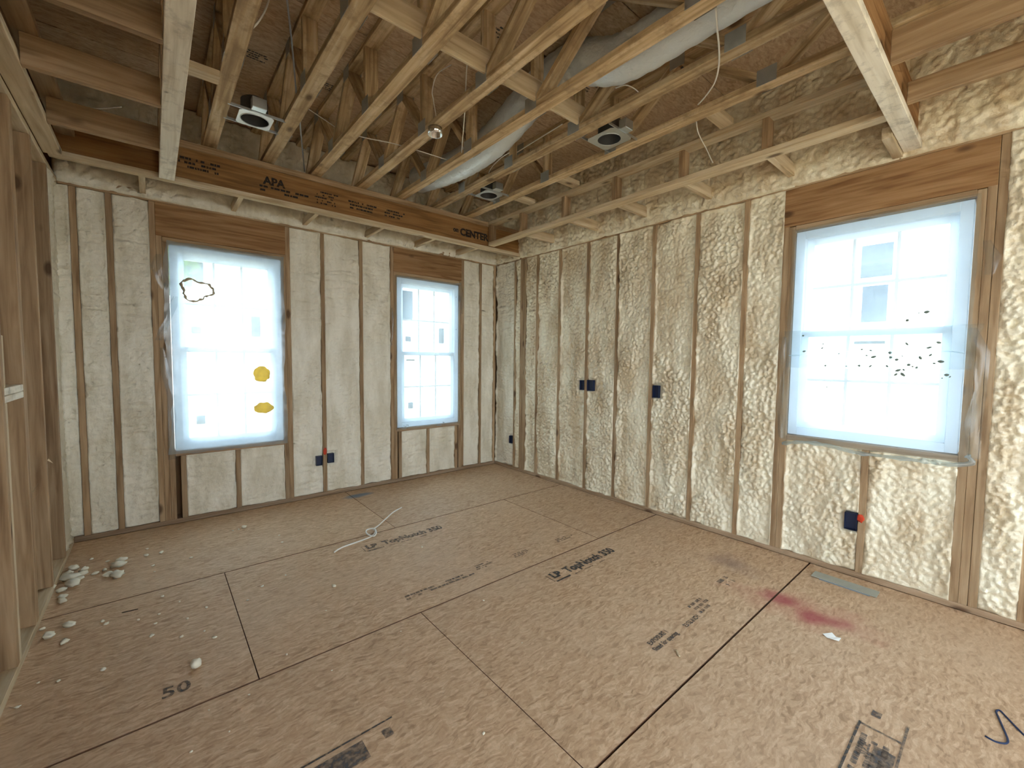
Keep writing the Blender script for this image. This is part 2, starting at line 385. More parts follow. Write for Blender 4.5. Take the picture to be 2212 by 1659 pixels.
# ------------------------------------------------------------------ noise for foam
def hsh(ix, iy, seed):
    with np.errstate(over='ignore'):
        n = (ix.astype(np.int64)*374761393 + iy.astype(np.int64)*668265263 + seed*1442695041) & 0xffffffff
        n = ((n ^ (n >> 13))*1274126177) & 0xffffffff
        n = (n ^ (n >> 16)) & 0xffffff
    return n/float(0xffffff)
def vn(x, y, seed=0):
    ix, iy = np.floor(x), np.floor(y); fx, fy = x-ix, y-iy
    fx, fy = fx*fx*(3-2*fx), fy*fy*(3-2*fy)
    a, b, c, d = hsh(ix, iy, seed), hsh(ix+1, iy, seed), hsh(ix, iy+1, seed), hsh(ix+1, iy+1, seed)
    return (a*(1-fx)+b*fx)*(1-fy)+(c*(1-fx)+d*fx)*fy
def fbm(x, y, seed=0, o=4):
    s, a, t = 0, .5, 0
    for i in range(o):
        s = s+a*vn(x*2**i, y*2**i, seed+i*17); t += a; a *= .5
    return s/t
def worley(x, y, seed=0):
    ix, iy = np.floor(x), np.floor(y); d = np.full(x.shape, 9.0)
    for i in (-1, 0, 1):
        for j in (-1, 0, 1):
            cx, cy_ = ix+i, iy+j
            px, py = cx+hsh(cx, cy_, seed), cy_+hsh(cx, cy_, seed+5)
            d = np.minimum(d, (px-x)**2+(py-y)**2)
    return np.sqrt(d)
BOXES = [('A', -2.283, .372), ('A', -2.168, .385), ('B', -1.533, 1.163), ('B', -1.648, 1.166), ('B', -2.425, 1.15), ('B', -.335, .385), ('B', -3.905, .372)]
def foam(name, wall, u0, u1, z0, z1, style, parent, seed, over=.009, base=-.022, step=None):
    """sprayed foam filling one bay; wall A: y=0 facing -y, B: x=0 facing -x, L: x=LX facing +x"""
    step = step or (.0078 if style == 'B' else .0105)
    a, b = min(u0, u1)-over, max(u0, u1)+over
    nu, nz = max(6, int((b-a)/step)), max(6, int((z1-z0+2*over)/step))
    U, Z = np.meshgrid(np.linspace(a, b, nu), np.linspace(z0-over, z1+over, nz))
    lf = fbm(U*4, Z*1.6, seed, 3)-.5
    if style == 'B':
        wx, wz = (vn(U*30, Z*30, seed+3)-.5)*.025, (vn(U*30, Z*30, seed+4)-.5)*.025
        w1 = np.clip(1-worley((U+wx)/.026, (Z+wz)/.036, 3)**1.4, 0, 1)
        w2 = np.clip(1-worley((U+wx)/.014, (Z+wz)/.019, 9)**1.3, 0, 1)
        mask = np.clip((fbm(U*3.1, Z*1.7, 77, 3)-.30)*4.5, .5, 1)
        h = base-.016+lf*.036+mask*(w1*.036+w2*.017)+.004*fbm(U*60, Z*60, seed, 2)
    elif style == 'T':
        wx = (vn(U*18, Z*18, seed+3)-.5)*.05
        w1 = np.clip(1-worley((U+wx)/.042, (Z+wx)/.034, 3)**1.4, 0, 1)
        h = base+.03*np.sin(np.clip((Z-z0)/(z1-z0), 0, 1)*math.pi)+lf*.05+w1*.028+.006*fbm(U*40, Z*40, seed, 3)
    else:
        wr = fbm(U*7+1.2*fbm(U*5, Z*5, seed, 2), Z*34, seed+8, 3)-.5
        wx = (vn(U*26, Z*26, seed+3)-.5)*.03
        w1 = np.clip(1-worley((U+wx)/.040, (Z+wx)/.026, seed)**1.4, 0, 1)
        h = base+lf*.034+wr*.030*np.clip((fbm(U*3, Z*2, 31, 2)-.3)*3, .25, 1)+w1*.014*np.clip((fbm(U*4, Z*2.5, 57, 3)-.3)*4, .3, 1)+.005*fbm(U*45, Z*45, seed, 2)
    de = np.minimum(np.minimum(U-a, b-U), np.minimum(Z-(z0-over), (z1+over)-Z))
    eh = (fbm(Z*5+U*3, U*9, seed+21, 3)-.58)*.060+(vn(Z*30, U*20, seed+33)-.5)*.016
    k = np.clip(de/.035, 0, 1); k = k*k*(3-2*k)
    h = eh*(1-k)+h*k
    for (wl_, bu, bz) in BOXES:
        if wl_ == wall: h = np.where((np.abs(U-bu) < .055) & (np.abs(Z-bz) < .068), np.minimum(h, -.03), h)
    # back up the very rim so that the sheet dives behind the studs
    h = np.where(de < 1e-6, -.07, h)
    c0 = ((a+b)/2, (z0+z1)/2); U2, Z2 = (U-c0[0]).ravel(), (Z-c0[1]).ravel(); H = h.ravel()
    if wall == 'A': V = np.stack([U2, -H, Z2], 1); loc = (c0[0], 0, c0[1])
    elif wall == 'B': V = np.stack([-H, U2, Z2], 1); loc = (0, c0[0], c0[1])
    else: V = np.stack([H, U2, Z2], 1); loc = (LX, c0[0], c0[1])
    i = np.arange(nz-1)[:, None]*nu+np.arange(nu-1)[None, :]; i = i.ravel()
    F = np.stack([i, i+1, i+nu+1, i+nu], 1)
    if wall == 'B': F = F[:, ::-1]
    me = bpy.data.meshes.new(name)
    me.vertices.add(len(V)); me.vertices.foreach_set('co', V.astype(np.float32).ravel())
    me.loops.add(F.size); me.loops.foreach_set('vertex_index', F.astype(np.int32).ravel())
    me.polygons.add(len(F)); me.polygons.foreach_set('loop_start', np.arange(0, F.size, 4, dtype=np.int32))
    me.polygons.foreach_set('use_smooth', np.ones(len(F), dtype=bool)); me.update(); me.validate()
    return link(name, me, M_FOAMB if style in ('B', 'T') and wall == 'B' else M_FOAMA, parent, loc)

# ================================================================== STRUCTURE
ZP = 2.68          # underside of the wall top plates
ZD = 3.49          # underside of the deck above
WT = .14           # wall thickness
# ---- floor: 4x8 strand-board sheets
fl = boxes_mesh('floor', [(LX-.2, .2, YR-.2, .2, -.30, -.10)], M_SHEATH, None, (-2, -3.5, -.021)); struct(fl)
rows = [(.0, -1.25, [-2.03]), (-1.25, -2.469, [-3.238, -.852]), (-2.469, -3.688, [-2.443]), (-3.688, -4.907, [-2.42]), (-4.907, -6.126, [-2.05]), (-6.126, YR, [-3.0, -.6])]
PAN = []
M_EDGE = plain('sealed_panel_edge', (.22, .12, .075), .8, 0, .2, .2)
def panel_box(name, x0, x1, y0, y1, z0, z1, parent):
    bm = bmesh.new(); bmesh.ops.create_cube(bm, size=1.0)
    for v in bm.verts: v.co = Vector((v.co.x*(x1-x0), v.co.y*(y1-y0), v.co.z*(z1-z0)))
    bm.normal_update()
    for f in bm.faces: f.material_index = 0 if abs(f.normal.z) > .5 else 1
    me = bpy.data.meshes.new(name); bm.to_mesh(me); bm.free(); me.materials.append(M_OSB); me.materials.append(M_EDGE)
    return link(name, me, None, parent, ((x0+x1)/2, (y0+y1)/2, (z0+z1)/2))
for (ya, yb, js) in rows:
    e = [LX-.02]+sorted(js)+[.0]
    for a, b in zip(e[:-1], e[1:]):
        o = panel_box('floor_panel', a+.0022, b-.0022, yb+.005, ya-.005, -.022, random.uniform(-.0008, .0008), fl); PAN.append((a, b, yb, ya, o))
def panel_at(x, y):
    for a, b, c, d, o in PAN:
        if a <= x <= b and c <= y <= d: return o
# ---- back wall (two windows)
WIN_A = [(-3.44, -2.60, .62, 2.36), (-1.425, -.59, .625, 2.36)]
WIN_B = (-4.38, -3.50, .905, 2.37)
def sheath(name, axis, lo, hi, z0, z1, openings, thick0, thick1):
    sp_ = []; cur = lo
    for (a, b, c, d) in sorted(openings):
        sp_ += [(cur, a, z0, z1), (a, b, z0, c), (a, b, d, z1)]; cur = b
    sp_.append((cur, hi, z0, z1))
    S = [(u0, u1, thick0, thick1, c, d) if axis == 'x' else (thick0, thick1, u0, u1, c, d) for (u0, u1, c, d) in sp_]
    return S
wb = boxes_mesh('wall_back', sheath('wall_back', 'x', LX-.2, .2, -.3, 6.4, WIN_A, WT, WT+.015), M_SHEATH, None, (-2, WT, 0)); struct(wb)
wr = boxes_mesh('wall_right', sheath('wall_right', 'y', YR-.2, .2, -.3, 6.4, [WIN_B], WT, WT+.015), M_SHEATH, None, (WT, -3.5, 0)); struct(wr)
wl = boxes_mesh('wall_left', sheath('wall_left', 'y', YR-.2, .2, -.3, 6.4, [(-6.5, -4.5, .1, 2.5)], LX-.155, LX-.14), M_SHEATH, None, (LX-.15, -3.5, 0)); struct(wl)
wk = boxes_mesh('wall_front', sheath('wall_front', 'x', LX-.2, .2, -.3, 6.4, [(-3.2, -.3, .8, 2.4)], YR-.15, YR-.0), M_SHEATH, None, (-2, YR, 0)); struct(wk)
T = .038
def sA(x, z0=.038, z1=ZP, w=T, mat=pine, nm='stud'): return box(nm, x-w/2, x+w/2, 0, WT-.002, z0, z1, mat, wb)
def sB(y, z0=.038, z1=ZP, w=T, mat=pine, nm='stud'): return box(nm, 0, WT-.002, y-w/2, y+w/2, z0, z1, mat, wr)
box('bottom_plate', LX, -.0, .0, WT-.002, 0, .038, dusty, wb)
box('bottom_plate', 0, WT-.002, YR, 0, 0, .038, dusty, wr)
box('top_plate', LX, .0, .004, WT-.002, ZP+.002, ZP+.038, pine, wb); box('top_plate', LX, .0, .004, WT-.002, ZP+.040, ZP+.076, pine, wb)
box('top_plate', .004, WT-.002, YR, 0, ZP+.002, ZP+.038, pine, wr); box('top_plate', .004, WT-.002, YR, 0, ZP+.040, ZP+.076, pine, wr)
A_full = [-3.985, -3.79, -2.225, -1.833, -.255, -.020]
for x in A_full:
    st = sA(x)
    if x == -2.225: studA = st
for (xa, xb, za, zb), extra in zip(WIN_A, (True, False)):
    for k in range(3 if extra else 2):
        sA(xa-.019-k*.0385, z1=(2.41 if k == 0 else ZP), nm='stud' if k else 'jack_stud')
    for k in range(2):
        sA(xb+.019+k*.0385, z1=(2.41 if k == 0 else ZP), nm='stud' if k else 'jack_stud')
    box('header', xa-.038+(-.038 if extra else 0), xb+.038, -.001, WT-.004, 2.412, ZP, dark, wb)
    box('header_plate', xa-.038+(-.038 if extra else 0)+.04*extra, xb+.0, -.002, WT-.004, zb+.006, 2.41, pine, wb)
    box('window_sill_plate', xa, xb, 0, WT-.004, za-.04, za-.002, dusty, wb)
for x, z1 in ((-3.385, .58), (-2.987, .58), (-1.39, .585), (-1.027, .585), (-.628, .585)):
    sA(x, z1=z1, nm='cripple_stud')
B_full = [-.40, -.518, -.557, -.596, -.81, -1.178, -1.585, -1.97, -2.365, -2.775, -3.165]
STB = {}
for y in B_full: STB[y] = sB(y)
for y in (-4.66, -5.07, -5.48, -5.9, -6.3, -6.7): sB(y)
ya, yb, za, zb = WIN_B
for k in range(2):
    sB(yb+.019+k*.0385, z1=(2.41 if k == 0 else ZP), nm='stud' if k else 'jack_stud')
    sB(ya-.019-k*.0385, z1=(2.41 if k == 0 else ZP), nm='stud' if k else 'jack_stud')
box('stud', 0.0, WT, ya-.115, ya-.078, .038, ZP, pine, wr)
box('header', -.001, WT-.004, ya-.076, yb+.076, 2.415, ZP, dark, wr)
box('header_plate', -.002, WT-.004, ya, yb, zb+.006, 2.413, pine, wr)
box('window_sill_plate', 0, WT-.004, ya, yb, za-.04, za-.002, dusty, wr)
STB[-3.96] = sB(-3.96, z1=za-.04, nm='cripple_stud')
# ---- foam in the bays
def bays(xs): return list(zip(xs[:-1], xs[1:]))
h = T/2
for i, (a, b, z0, z1) in enumerate([(-4.09, -4.004, .04, ZP), (-3.966, -3.809, .04, ZP), (-3.771, -3.555, .04, ZP), (-2.523+.0, -2.244, .04, ZP), (-2.206, -1.852, .04, ZP), (-1.814, -1.503, .04, ZP),
        (-.513, -.274, .04, ZP), (-.236, -.039, .04, ZP), (-3.366, -3.006, .04, .58), (-2.968, -2.60, .04, .58), (-1.371, -1.046, .04, .585), (-1.008, -.647, .04, .585)]):
    foam('foam_panel', 'A', a, b, z0, z1, 'A', wb, 100+i)
for i, (a, b, z0, z1) in enumerate([(-.38, -.005, .04, ZP), (-.498, -.42, .04, ZP), (-.79, -.617, .04, ZP), (-1.159, -.829, .04, ZP), (-1.566, -1.197, .04, ZP), (-1.951, -1.604, .04, ZP), (-2.346, -1.989, .04, ZP),
        (-2.756, -2.384, .04, ZP), (-3.146, -2.794, .04, ZP), (-3.423, -3.184, .04, ZP), (-3.941, -3.50, .04, za-.04), (-4.38, -3.979, .04, za-.04), (-4.641, -4.495, .04, ZP), (-5.051, -4.679, .04, ZP)]):
    foam('foam_panel', 'B', a, b, z0, z1, 'B' if i > 0 else 'A', wr, 200+i, step=.0078 if i < 13 else .014)
# foam above the plates
LKA = [-3.585, -2.975, -2.39, -1.775, -1.195, -.628]
es = [LX]+LKA+[0.0]
for i, (a, b) in enumerate(bays(es)): foam('foam_panel', 'A', a+.0, b-.0, ZP+.033, ZD-.02, 'T', wb, 300+i, base=-.008, over=.03, step=.014)
LKB = [-1.09, -1.715, -2.28, -2.875, -3.46, -4.06]
es = [0.0]+LKB+[-4.7, -5.3, -6.0]
for i, (a, b) in enumerate(bays(es)): foam('foam_panel', 'B', b, a, ZP+.033, ZD-.02, 'T', wr, 320+i, base=-.006, over=.03, step=.011)
# ---- left interior stud wall
box('bottom_plate', LX-.089, LX, YR, 0, 0, .038, lite, wl)
box('top_plate', LX-.089, LX, YR, 0, ZP, ZP+.038, lite, wl)
LS = {}
for y in (-.40, -.88, -1.322, -1.360, -1.746, -2.15, -2.56, -2.97, -3.37, -3.78, -4.16, -4.46, -6.54):
    LS[y] = box('stud', LX-.1395, LX, y-h, y+h, .038, ZP, pine, wl)
box('fire_block', LX-.1395, LX+.001, -1.727, -1.379, 1.218, 1.249, whit, wl); box('fire_block', LX-.1395, LX+.001, -1.727, -1.379, 1.251, 1.284, whit, wl)
box('cripple_stud', LX-.1395, LX, -1.727, -1.70, 1.285, 1.515, lite, wl); box('cripple_stud', LX-.1395, LX, -1.727, -1.69, .038, 1.217, lite, wl)
foam('foam_panel', 'L', -.381, .04, .04, ZP, 'A', wl, 400, base=-.03, step=.011)
for y in (-.9, -1.3, -1.7, -2.1, -2.5, -2.9, -3.3): box('cripple_stud', LX-.13, LX-.04, y-h, y+h, ZP+.04, ZD-.03, pine, wl)
for (y, z, dy, dz) in ((-1.30, .71, .055, .045), (-1.31, .66, .06, .04), (-.86, .63, .05, .03), (-1.69, .58, .03, .03), (-.855, .80, .045, -.03)):
    s_ = mesh_obj('splinter', [(0, -.006, 0), (0, .006, 0), (.006, 0, .01), (.018, dy, dz)], [(0, 1, 2), (0, 2, 3), (1, 3, 2), (0, 3, 1)], lite[1], LS[-1.322 if y in (-1.30, -1.31) else (-.88 if y in (-.86, -.855) else -1.746)], (LX-.002, y, z), False)
# ---- ceiling deck
ce = boxes_mesh('ceiling', [(LX-.2, .2, YR-.2, .2, ZD+.02, ZD+.1)], M_SHEATH, None, (-2, -3.5, ZD+.02)); struct(ce)
ys_ = [.0, -.567, -1.786, -3.005, -4.224, -5.443, YR]
for i, (ya_, yb_) in enumerate(bays(ys_)):
    xs_ = [LX, -2.79 if i % 2 else -1.6, .0]
    for xa_, xb_ in bays(xs_):
        dp = box('deck_panel', xa_+.002, xb_-.002, yb_+.003, ya_-.003, ZD, ZD+.022, M_DECK, ce, .001)
        for (px, py) in ((-2.505, -1.1), (-1.9, -2.38), (-1.45, -2.38), (-3.03, -1.12), (-1.05, -2.4), (-2.2, -3.4)):
            if xa_ < px < xb_ and yb_ < py < ya_:
                dash_block('printed_stamp', 4, .26, .10, M_INK, dp, (px-.12, py-.03, ZD-.001), (1, 0, 0), (0, -1, 0), int(px*100) % 97)

# ================================================================== WINDOWS
def window(name, axis, u0, u1, z0, z1, stickers):
    """double-hung vinyl window with 3x2 grilles in each sash, set back in its rough opening"""
    def bx(nm, a, b, d0, d1, c, d, mat, par, bev=.002):
        return box(nm, a, b, d0, d1, c, d, mat, par, bev) if axis == 'x' else box(nm, d0, d1, a, b, c, d, mat, par, bev)
    loc = ((u0+u1)/2, .09, z0) if axis == 'x' else (.09, (u0+u1)/2, z0)
    w = struct(link(name, None, None, None, loc)); w.empty_display_size = .1
    g = .006; a, b, c, d = u0+g, u1-g, z0+g, z1-g; fwid = .055
    for (p, q, r_, s_) in ((a, a+fwid, c, d), (b-fwid, b, c, d)): bx('frame_jamb', p, q, .008, .115, r_, s_, M_VINYL, w)
    bx('frame_head', a+fwid, b-fwid, .008, .115, d-fwid, d, M_VINYL, w); bx('frame_sill', a+fwid, b-fwid, .006, .118, c, c+fwid, M_VINYL, w)
    a, b, c, d = a+fwid, b-fwid, c+fwid, d-fwid; mid = (c+d)/2; st = .042
    for nm, lo, hi, d0, d1 in (('upper_sash', mid-.02, d, .066, .100), ('lower_sash', c, mid+.02, .028, .062)):
        sl = ((a+b)/2, (d0+d1)/2, (lo+hi)/2) if axis == 'x' else ((d0+d1)/2, (a+b)/2, (lo+hi)/2)
        sp2 = [(a, a+st, d0, d1, lo, hi), (b-st, b, d0, d1, lo, hi), (a+st, b-st, d0, d1, lo, lo+st), (a+st, b-st, d0, d1, hi-st, hi)]
        if axis == 'y': sp2 = [(e[2], e[3], e[0], e[1], e[4], e[5]) for e in sp2]
        sash = boxes_mesh(nm, sp2, M_VINYL, w, sl)
        ia, ib, ic, id_ = a+st, b-st, lo+st, hi-st; m_ = .018; dm = (d0+d1)/2
        W3, H2 = (ib-ia)/3, (id_-ic)/2
        for k in (1, 2): bx('muntin', ia+k*W3-m_/2, ia+k*W3+m_/2, dm-.008, dm+.008, ic, id_, M_SASH, sash, .001)
        bx('muntin', ia, ib, dm-.0081, dm+.0081, ic+H2-m_/2, ic+H2+m_/2, M_SASH, sash, .001)
        for i in range(3):
            for j in range(2):
                bx('pane', ia+i*W3+(m_/2 if i else 0), ia+(i+1)*W3-(m_/2 if i < 2 else 0), dm-.002, dm+.002, ic+j*H2+(m_/2 if j else 0), ic+(j+1)*H2-(0 if j else m_/2), M_GLASS, sash, 0)
        for (which, i, j, fx, fz, sw, sh) in stickers:
            if which == nm:
                uc, zc = ia+(i+fx)*W3, ic+(j+fz)*H2
                bx('sticker', uc-sw/2, uc+sw/2, dm-.0035, dm-.0021, zc-sh/2, zc+sh/2, M_STICK, sash, 0)
    return w
SA = [('upper_sash', 2, 0, .5, .55, .075, .19), ('upper_sash', 0, 0, .35, .4, .07, .06), ('lower_sash', 0, 0, .4, .4, .065, .075)]
window('window_1', 'x', *WIN_A[0], SA)
window('window_2', 'x', *WIN_A[1], SA+[('lower_sash', 0, 1, .4, .85, .11, .018)])
window('window_3', 'y', *WIN_B, [('lower_sash', 1, 1, .5, .85, .16, .02)])

# ================================================================== PLASTIC SHEETS
def film(name, axis, u0, u1, z0, z1, mat, label, edge, seed, off=.004, cat='plastic sheet', amp=.004):
    nu, nz = 40, 64; verts = []; fs = []
    uu = np.linspace(0, 1, nu); zz = np.linspace(0, 1, nz)
    U, V = np.meshgrid(uu, zz)
    el = (fbm(V*6, V*0+.5, seed, 3)-.5)*edge; er = (fbm(V*6, V*0+9.5, seed+1, 3)-.5)*edge*.6
    eb = (fbm(U*5, U*0+3.5, seed+2, 3)-.5)*edge*.5; et = (fbm(U*5, U*0+7.5, seed+3, 3)-.5)*edge*.3
    X_ = u0+U*(u1-u0)+el*(1-U)**4+er*U**4; Z_ = z0+V*(z1-z0)+eb*(1-V)**4+et*V**4
    rim = np.clip(1-np.minimum(U, 1-U)*12, 0, 1)*1.0
    D_ = off+amp*(fbm(U*7, V*3, seed+5, 3)-.2)+rim*(np.abs(fbm(U*9, V*14, seed+6, 3)-.5))*edge*.35
    c0 = ((u0+u1)/2, z0)
    if axis == 'x': P = np.stack([X_-c0[0], -D_, Z_-z0], -1).reshape(-1, 3); loc = (c0[0], 0, z0)
    else: P = np.stack([-D_, X_-c0[0], Z_-z0], -1).reshape(-1, 3); loc = (0, c0[0], z0)
    for i in range(nz-1):
        for j in range(nu-1): k = i*nu+j; fs.append((k, k+1, k+nu+1, k+nu))
    o = mesh_obj(name, P, fs, mat, None, loc); return tag(o, label, cat)
f1 = film('plastic_sheet', 'x', -3.465, -2.58, .595, 2.385, M_FILM, 'hazy plastic sheet with yellow foam blots over the window beside the stud wall', .085, 11)
f2 = film('plastic_sheet', 'x', -1.445, -.57, .605, 2.38, M_FILM2, 'clear plastic sheet over the window beside the room corner', .03, 23)
f3 = film('plastic_sheet', 'y', -4.40, -3.48, 1.40, 2.39, M_FILMB, 'clear plastic sheet over the upper part of the window in the rough foam wall', .03, 35)
f4 = film('plastic_sheet', 'y', -4.425, -3.47, .865, 1.66, M_FILMB, 'second plastic sheet speckled with crumbs over the lower part of the foam wall window', .06, 47, off=.011)
def blob_mesh(name, rx, ry, rz, seed, seg=14, rings=9, amp=.25, fr=3.0):
    rg = random.Random(seed); o3 = [rg.uniform(0, 50) for _ in range(3)]
    from mathutils import noise as mn
    bm = bmesh.new(); bmesh.ops.create_uvsphere(bm, u_segments=seg, v_segments=rings, radius=1.0)
    for v in bm.verts:
        k = 1+amp*mn.noise(Vector((v.co.x*fr+o3[0], v.co.y*fr+o3[1], v.co.z*fr+o3[2])))*1.6
        v.co = Vector((v.co.x*rx*k, v.co.y*ry*k, v.co.z*rz*k))
    me = bpy.data.meshes.new(name); bm.to_mesh(me); bm.free()
    me.polygons.foreach_set('use_smooth', [True]*len(me.polygons)); return me
for (px, py, rx, rz, sd) in ((565, 808, .068, .072, 1), (570, 881, .080, .050, 2)):
    p = onp(px, py, 1, -.008); link('foam_blot', blob_mesh('foam_blot', rx, .010, rz, sd, 28, 16, .16, 2.0), M_YFOAM, f1, p)
# torn foam ring with a white flap
ringp = onp(425, 627, 1, -.010)
rg = random.Random(4); pts = []
for k in range(29):
    a = 2*math.pi*k/28; rr = 1+.16*math.sin(3*a+1)+rg.uniform(-.09, .09)
    pts.append((ringp[0]+.105*rr*math.cos(a), ringp[1]+rg.uniform(-.004, .004), ringp[2]+.085*rr*math.sin(a)))
tube('foam_ring', pts, [rg.uniform(.004, .013) for _ in range(57)], plain('brown_dried_foam', (.50, .40, .27), .7, 0, .3, .4), f1, 6, 2)
mesh_obj('torn_flap', [(-.03, 0, .035), (.035, -.006, .045), (.05, -.01, .015), (.02, -.004, -.005), (.012, 0, -.075), (-.012, -.004, -.02), (-.03, -.01, .0)], [(0, 1, 2, 3, 4, 5, 6)], M_FILM2, f1, (ringp[0]+.01, ringp[1]-.006, ringp[2]), False)
# loose strips of film at the left edge of that sheet
def strip(parent, pts, wid, mat, axis='x'):
    mat = M_FLAP; vs, fs = [], []
    for i, (a, d, z) in enumerate(pts):
        w_ = wid*(.6+.6*abs(math.sin(i*1.7)))
        for k in range(4):
            t = k/3-.5; e = .012*math.sin(i*2.1+k*1.9)
            vs.append((a+w_*t, d+e, z) if axis == 'x' else (d+e, a+w_*t, z))
    for i in range(len(pts)-1):
        for k in range(3): b = i*4+k; fs.append((b, b+1, b+5, b+4))
    o0 = vs[0]; return mesh_obj('loose_film_strip', [(v[0]-o0[0], v[1]-o0[1], v[2]-o0[2]) for v in vs], fs, mat, parent, o0)
strip(f1, [(-3.50, -.02, 2.26), (-3.52, -.04, 2.16), (-3.50, -.03, 2.05), (-3.46, -.02, 1.98)], .06, M_FILM)
strip(f1, [(-3.40, -.012, 1.93), (-3.42, -.03, 1.85), (-3.45, -.045, 1.75), (-3.49, -.05, 1.65), (-3.52, -.04, 1.56)], .05, M_FILM)
strip(f1, [(-3.50, -.02, 1.50), (-3.485, -.03, 1.3), (-3.46, -.02, 1.1), (-3.45, -.02, .9), (-3.46, -.03, .72), (-3.46, -.02, .56)], .05, M_FILM)
strip(f2, [(-1.49, -.012, 2.0), (-1.475, -.02, 1.85), (-1.49, -.02, 1.7), (-1.50, -.015, 1.58)], .02, M_FILM2)
strip(f2, [(-.575, -.012, 2.40), (-.555, -.025, 2.2), (-.56, -.02, 2.0)], .05, M_FILM2)
strip(f3, [(-4.43, -.012, 2.12), (-4.46, -.03, 2.02), (-4.45, -.02, 1.93)], .05, M_FILM, 'y')
strip(f4, [(-4.40, -.018, 1.64), (-4.44, -.03, 1.5), (-4.45, -.02, 1.3), (-4.43, -.03, 1.1), (-4.44, -.02, .9)], .06, M_FILM, 'y')
strip(f4, [(-3.47, -.018, 1.62), (-3.455, -.03, 1.5), (-3.47, -.025, 1.3), (-3.46, -.03, 1.1), (-3.47, -.02, .88)], .035, M_FILM, 'y')
pp = [onp(px, py, 0, -.012-.012*(k % 2)) for k, (px, py) in enumerate([(1690, 958), (1735, 955), (1790, 963), (1850, 978), (1905, 985), (1960, 992), (2010, 998), (2060, 1004), (2100, 1000), (2090, 985)])]
rg = random.Random(8); tube('rolled_edge', pp, [rg.uniform(.008, .017) for _ in range((len(pp)-1)*4+1)], M_FILM, f4, 8, 4)
tube('film_fold', [onp(px, py, 0, -.018) for px, py in [(1704, 768), (1770, 765), (1860, 758), (1940, 763), (2030, 758), (2085, 763)]], .0035, M_FILM, f4, 6, 4)
crumb = blob_mesh('crumb', .010, .012, .008, 5, 7, 5, .3); crumb.materials.append(plain('grey_green_crumb', (.16, .20, .17), .8, 0, .2, .3))
for (px, py) in [(1985, 676), (2002, 674), (1960, 692), (1778, 743), (1776, 752), (1737, 759), (1735, 725), (1812, 764), (1862, 755), (1881, 757), (1872, 768), (1887, 771), (1922, 762), (1924, 772), (1949, 769), (2007, 751), (2028, 740), (1959, 743), (2010, 767), (1988, 773), (1937, 777), (1783, 790), (1828, 791), (1856, 790), (1880, 791), (1916, 791), (1940, 800), (1952, 799), (1963, 788), (1971, 792), (1980, 794), (2018, 785), (2032, 781), (1935, 809), (1950, 809), (2045, 810), (2052, 814), (2035, 817), (1786, 836), (1777, 833), (1943, 870)]:
    c_ = link('foam_crumb', crumb, None, f4, onp(px, py, 0, -.017)); s_ = random.uniform(.35, 1.1); c_.scale = (s_*.5, s_*random.uniform(.6, 1.5), s_); c_.rotation_euler = (random.uniform(-1, 1), 0, 0)

# ================================================================== SOFFIT FRAMING (tray ceiling)
# I-joist along the back wall
J = thing('wooden_i_joist', 'dark wooden I-joist with stamped web running along the back wall', 'joist', (-2.03, -.47, 2.72))
box('bottom_flange', LX+.02, -.002, -.5, -.44, 2.72, 2.758, lite, J); box('top_flange', LX+.02, -.002, -.5, -.44, 2.985, 3.035, pine, J)
web = box('web', LX+.02, -.002, -.485, -.462, 2.757, 2.986, lvl, J, 0)
YW = -.487; XD, YD = (1, 0, 0), (0, 0, 1)
text_obj('stamped_lettering', 'APA', .085, M_INKD, web, (-2.82, YW, 2.865), XD, YD, bold=.004)
dash_block('stamped_print', 2, .42, .06, M_INKD, web, (-2.86, YW, 2.85), XD, YD, 3)
dash_block('stamped_print', 5, .22, .12, M_INKD, web, (-2.43, YW, 2.915), XD, YD, 5)
dash_block('stamped_print', 3, .34, .085, M_INKD, web, (-2.14, YW, 2.90), XD, YD, 7)
dash_block('stamped_print', 3, .26, .08, M_INKD, web, (-1.78, YW, 2.90), XD, YD, 9)
text_obj('stamped_lettering', 'on', .065, M_INKD, web, (-.985, YW, 2.845), XD, YD, bold=.004)
text_obj('stamped_lettering', 'CENTER', .105, M_INKD, web, (-.895, YW, 2.822), XD, YD, bold=.005)
dash_block('stamped_print', 3, .30, .09, M_INKD, web, (-3.38, YW, 2.92), XD, YD, 11)
SOF = 'short soffit lookouts'
for k, x in enumerate(LKA):
    o = box('soffit_lookout', x-h, x+h, -.441, -.001, 2.722, 2.785, lite); tag(o, ['first', 'second', 'third', 'fourth', 'fifth', 'sixth'][k]+' short lookout from the stud wall, bridging back wall and I-joist', 'lookout', 'lookouts along the back wall')
# right ladder frame
R = thing('soffit_ladder_frame', 'pale two-rail ladder frame hung beside the rough foam wall', 'ladder frame', (-.466, -2.3, 2.766))
RX0, RX1 = -.512, -.423
box('lower_rail', RX0, RX1, -4.06, -.50, 2.766, 2.804, lite, R); box('upper_rail', RX0, RX1, -4.06, -.50, 3.0, 3.038, lite, R)
for y in (-.52, -1.07, -1.69, -2.28, -2.885, -3.455, -4.03):
    box('upright', RX0+.001, RX1-.001, y-h, y+h, 2.804, 3.0, pine, R)
for y in LKB[:-1]:
    box('lookout', RX1-.002, -.001, y-h, y+h, 2.766, 2.855, lite, R)
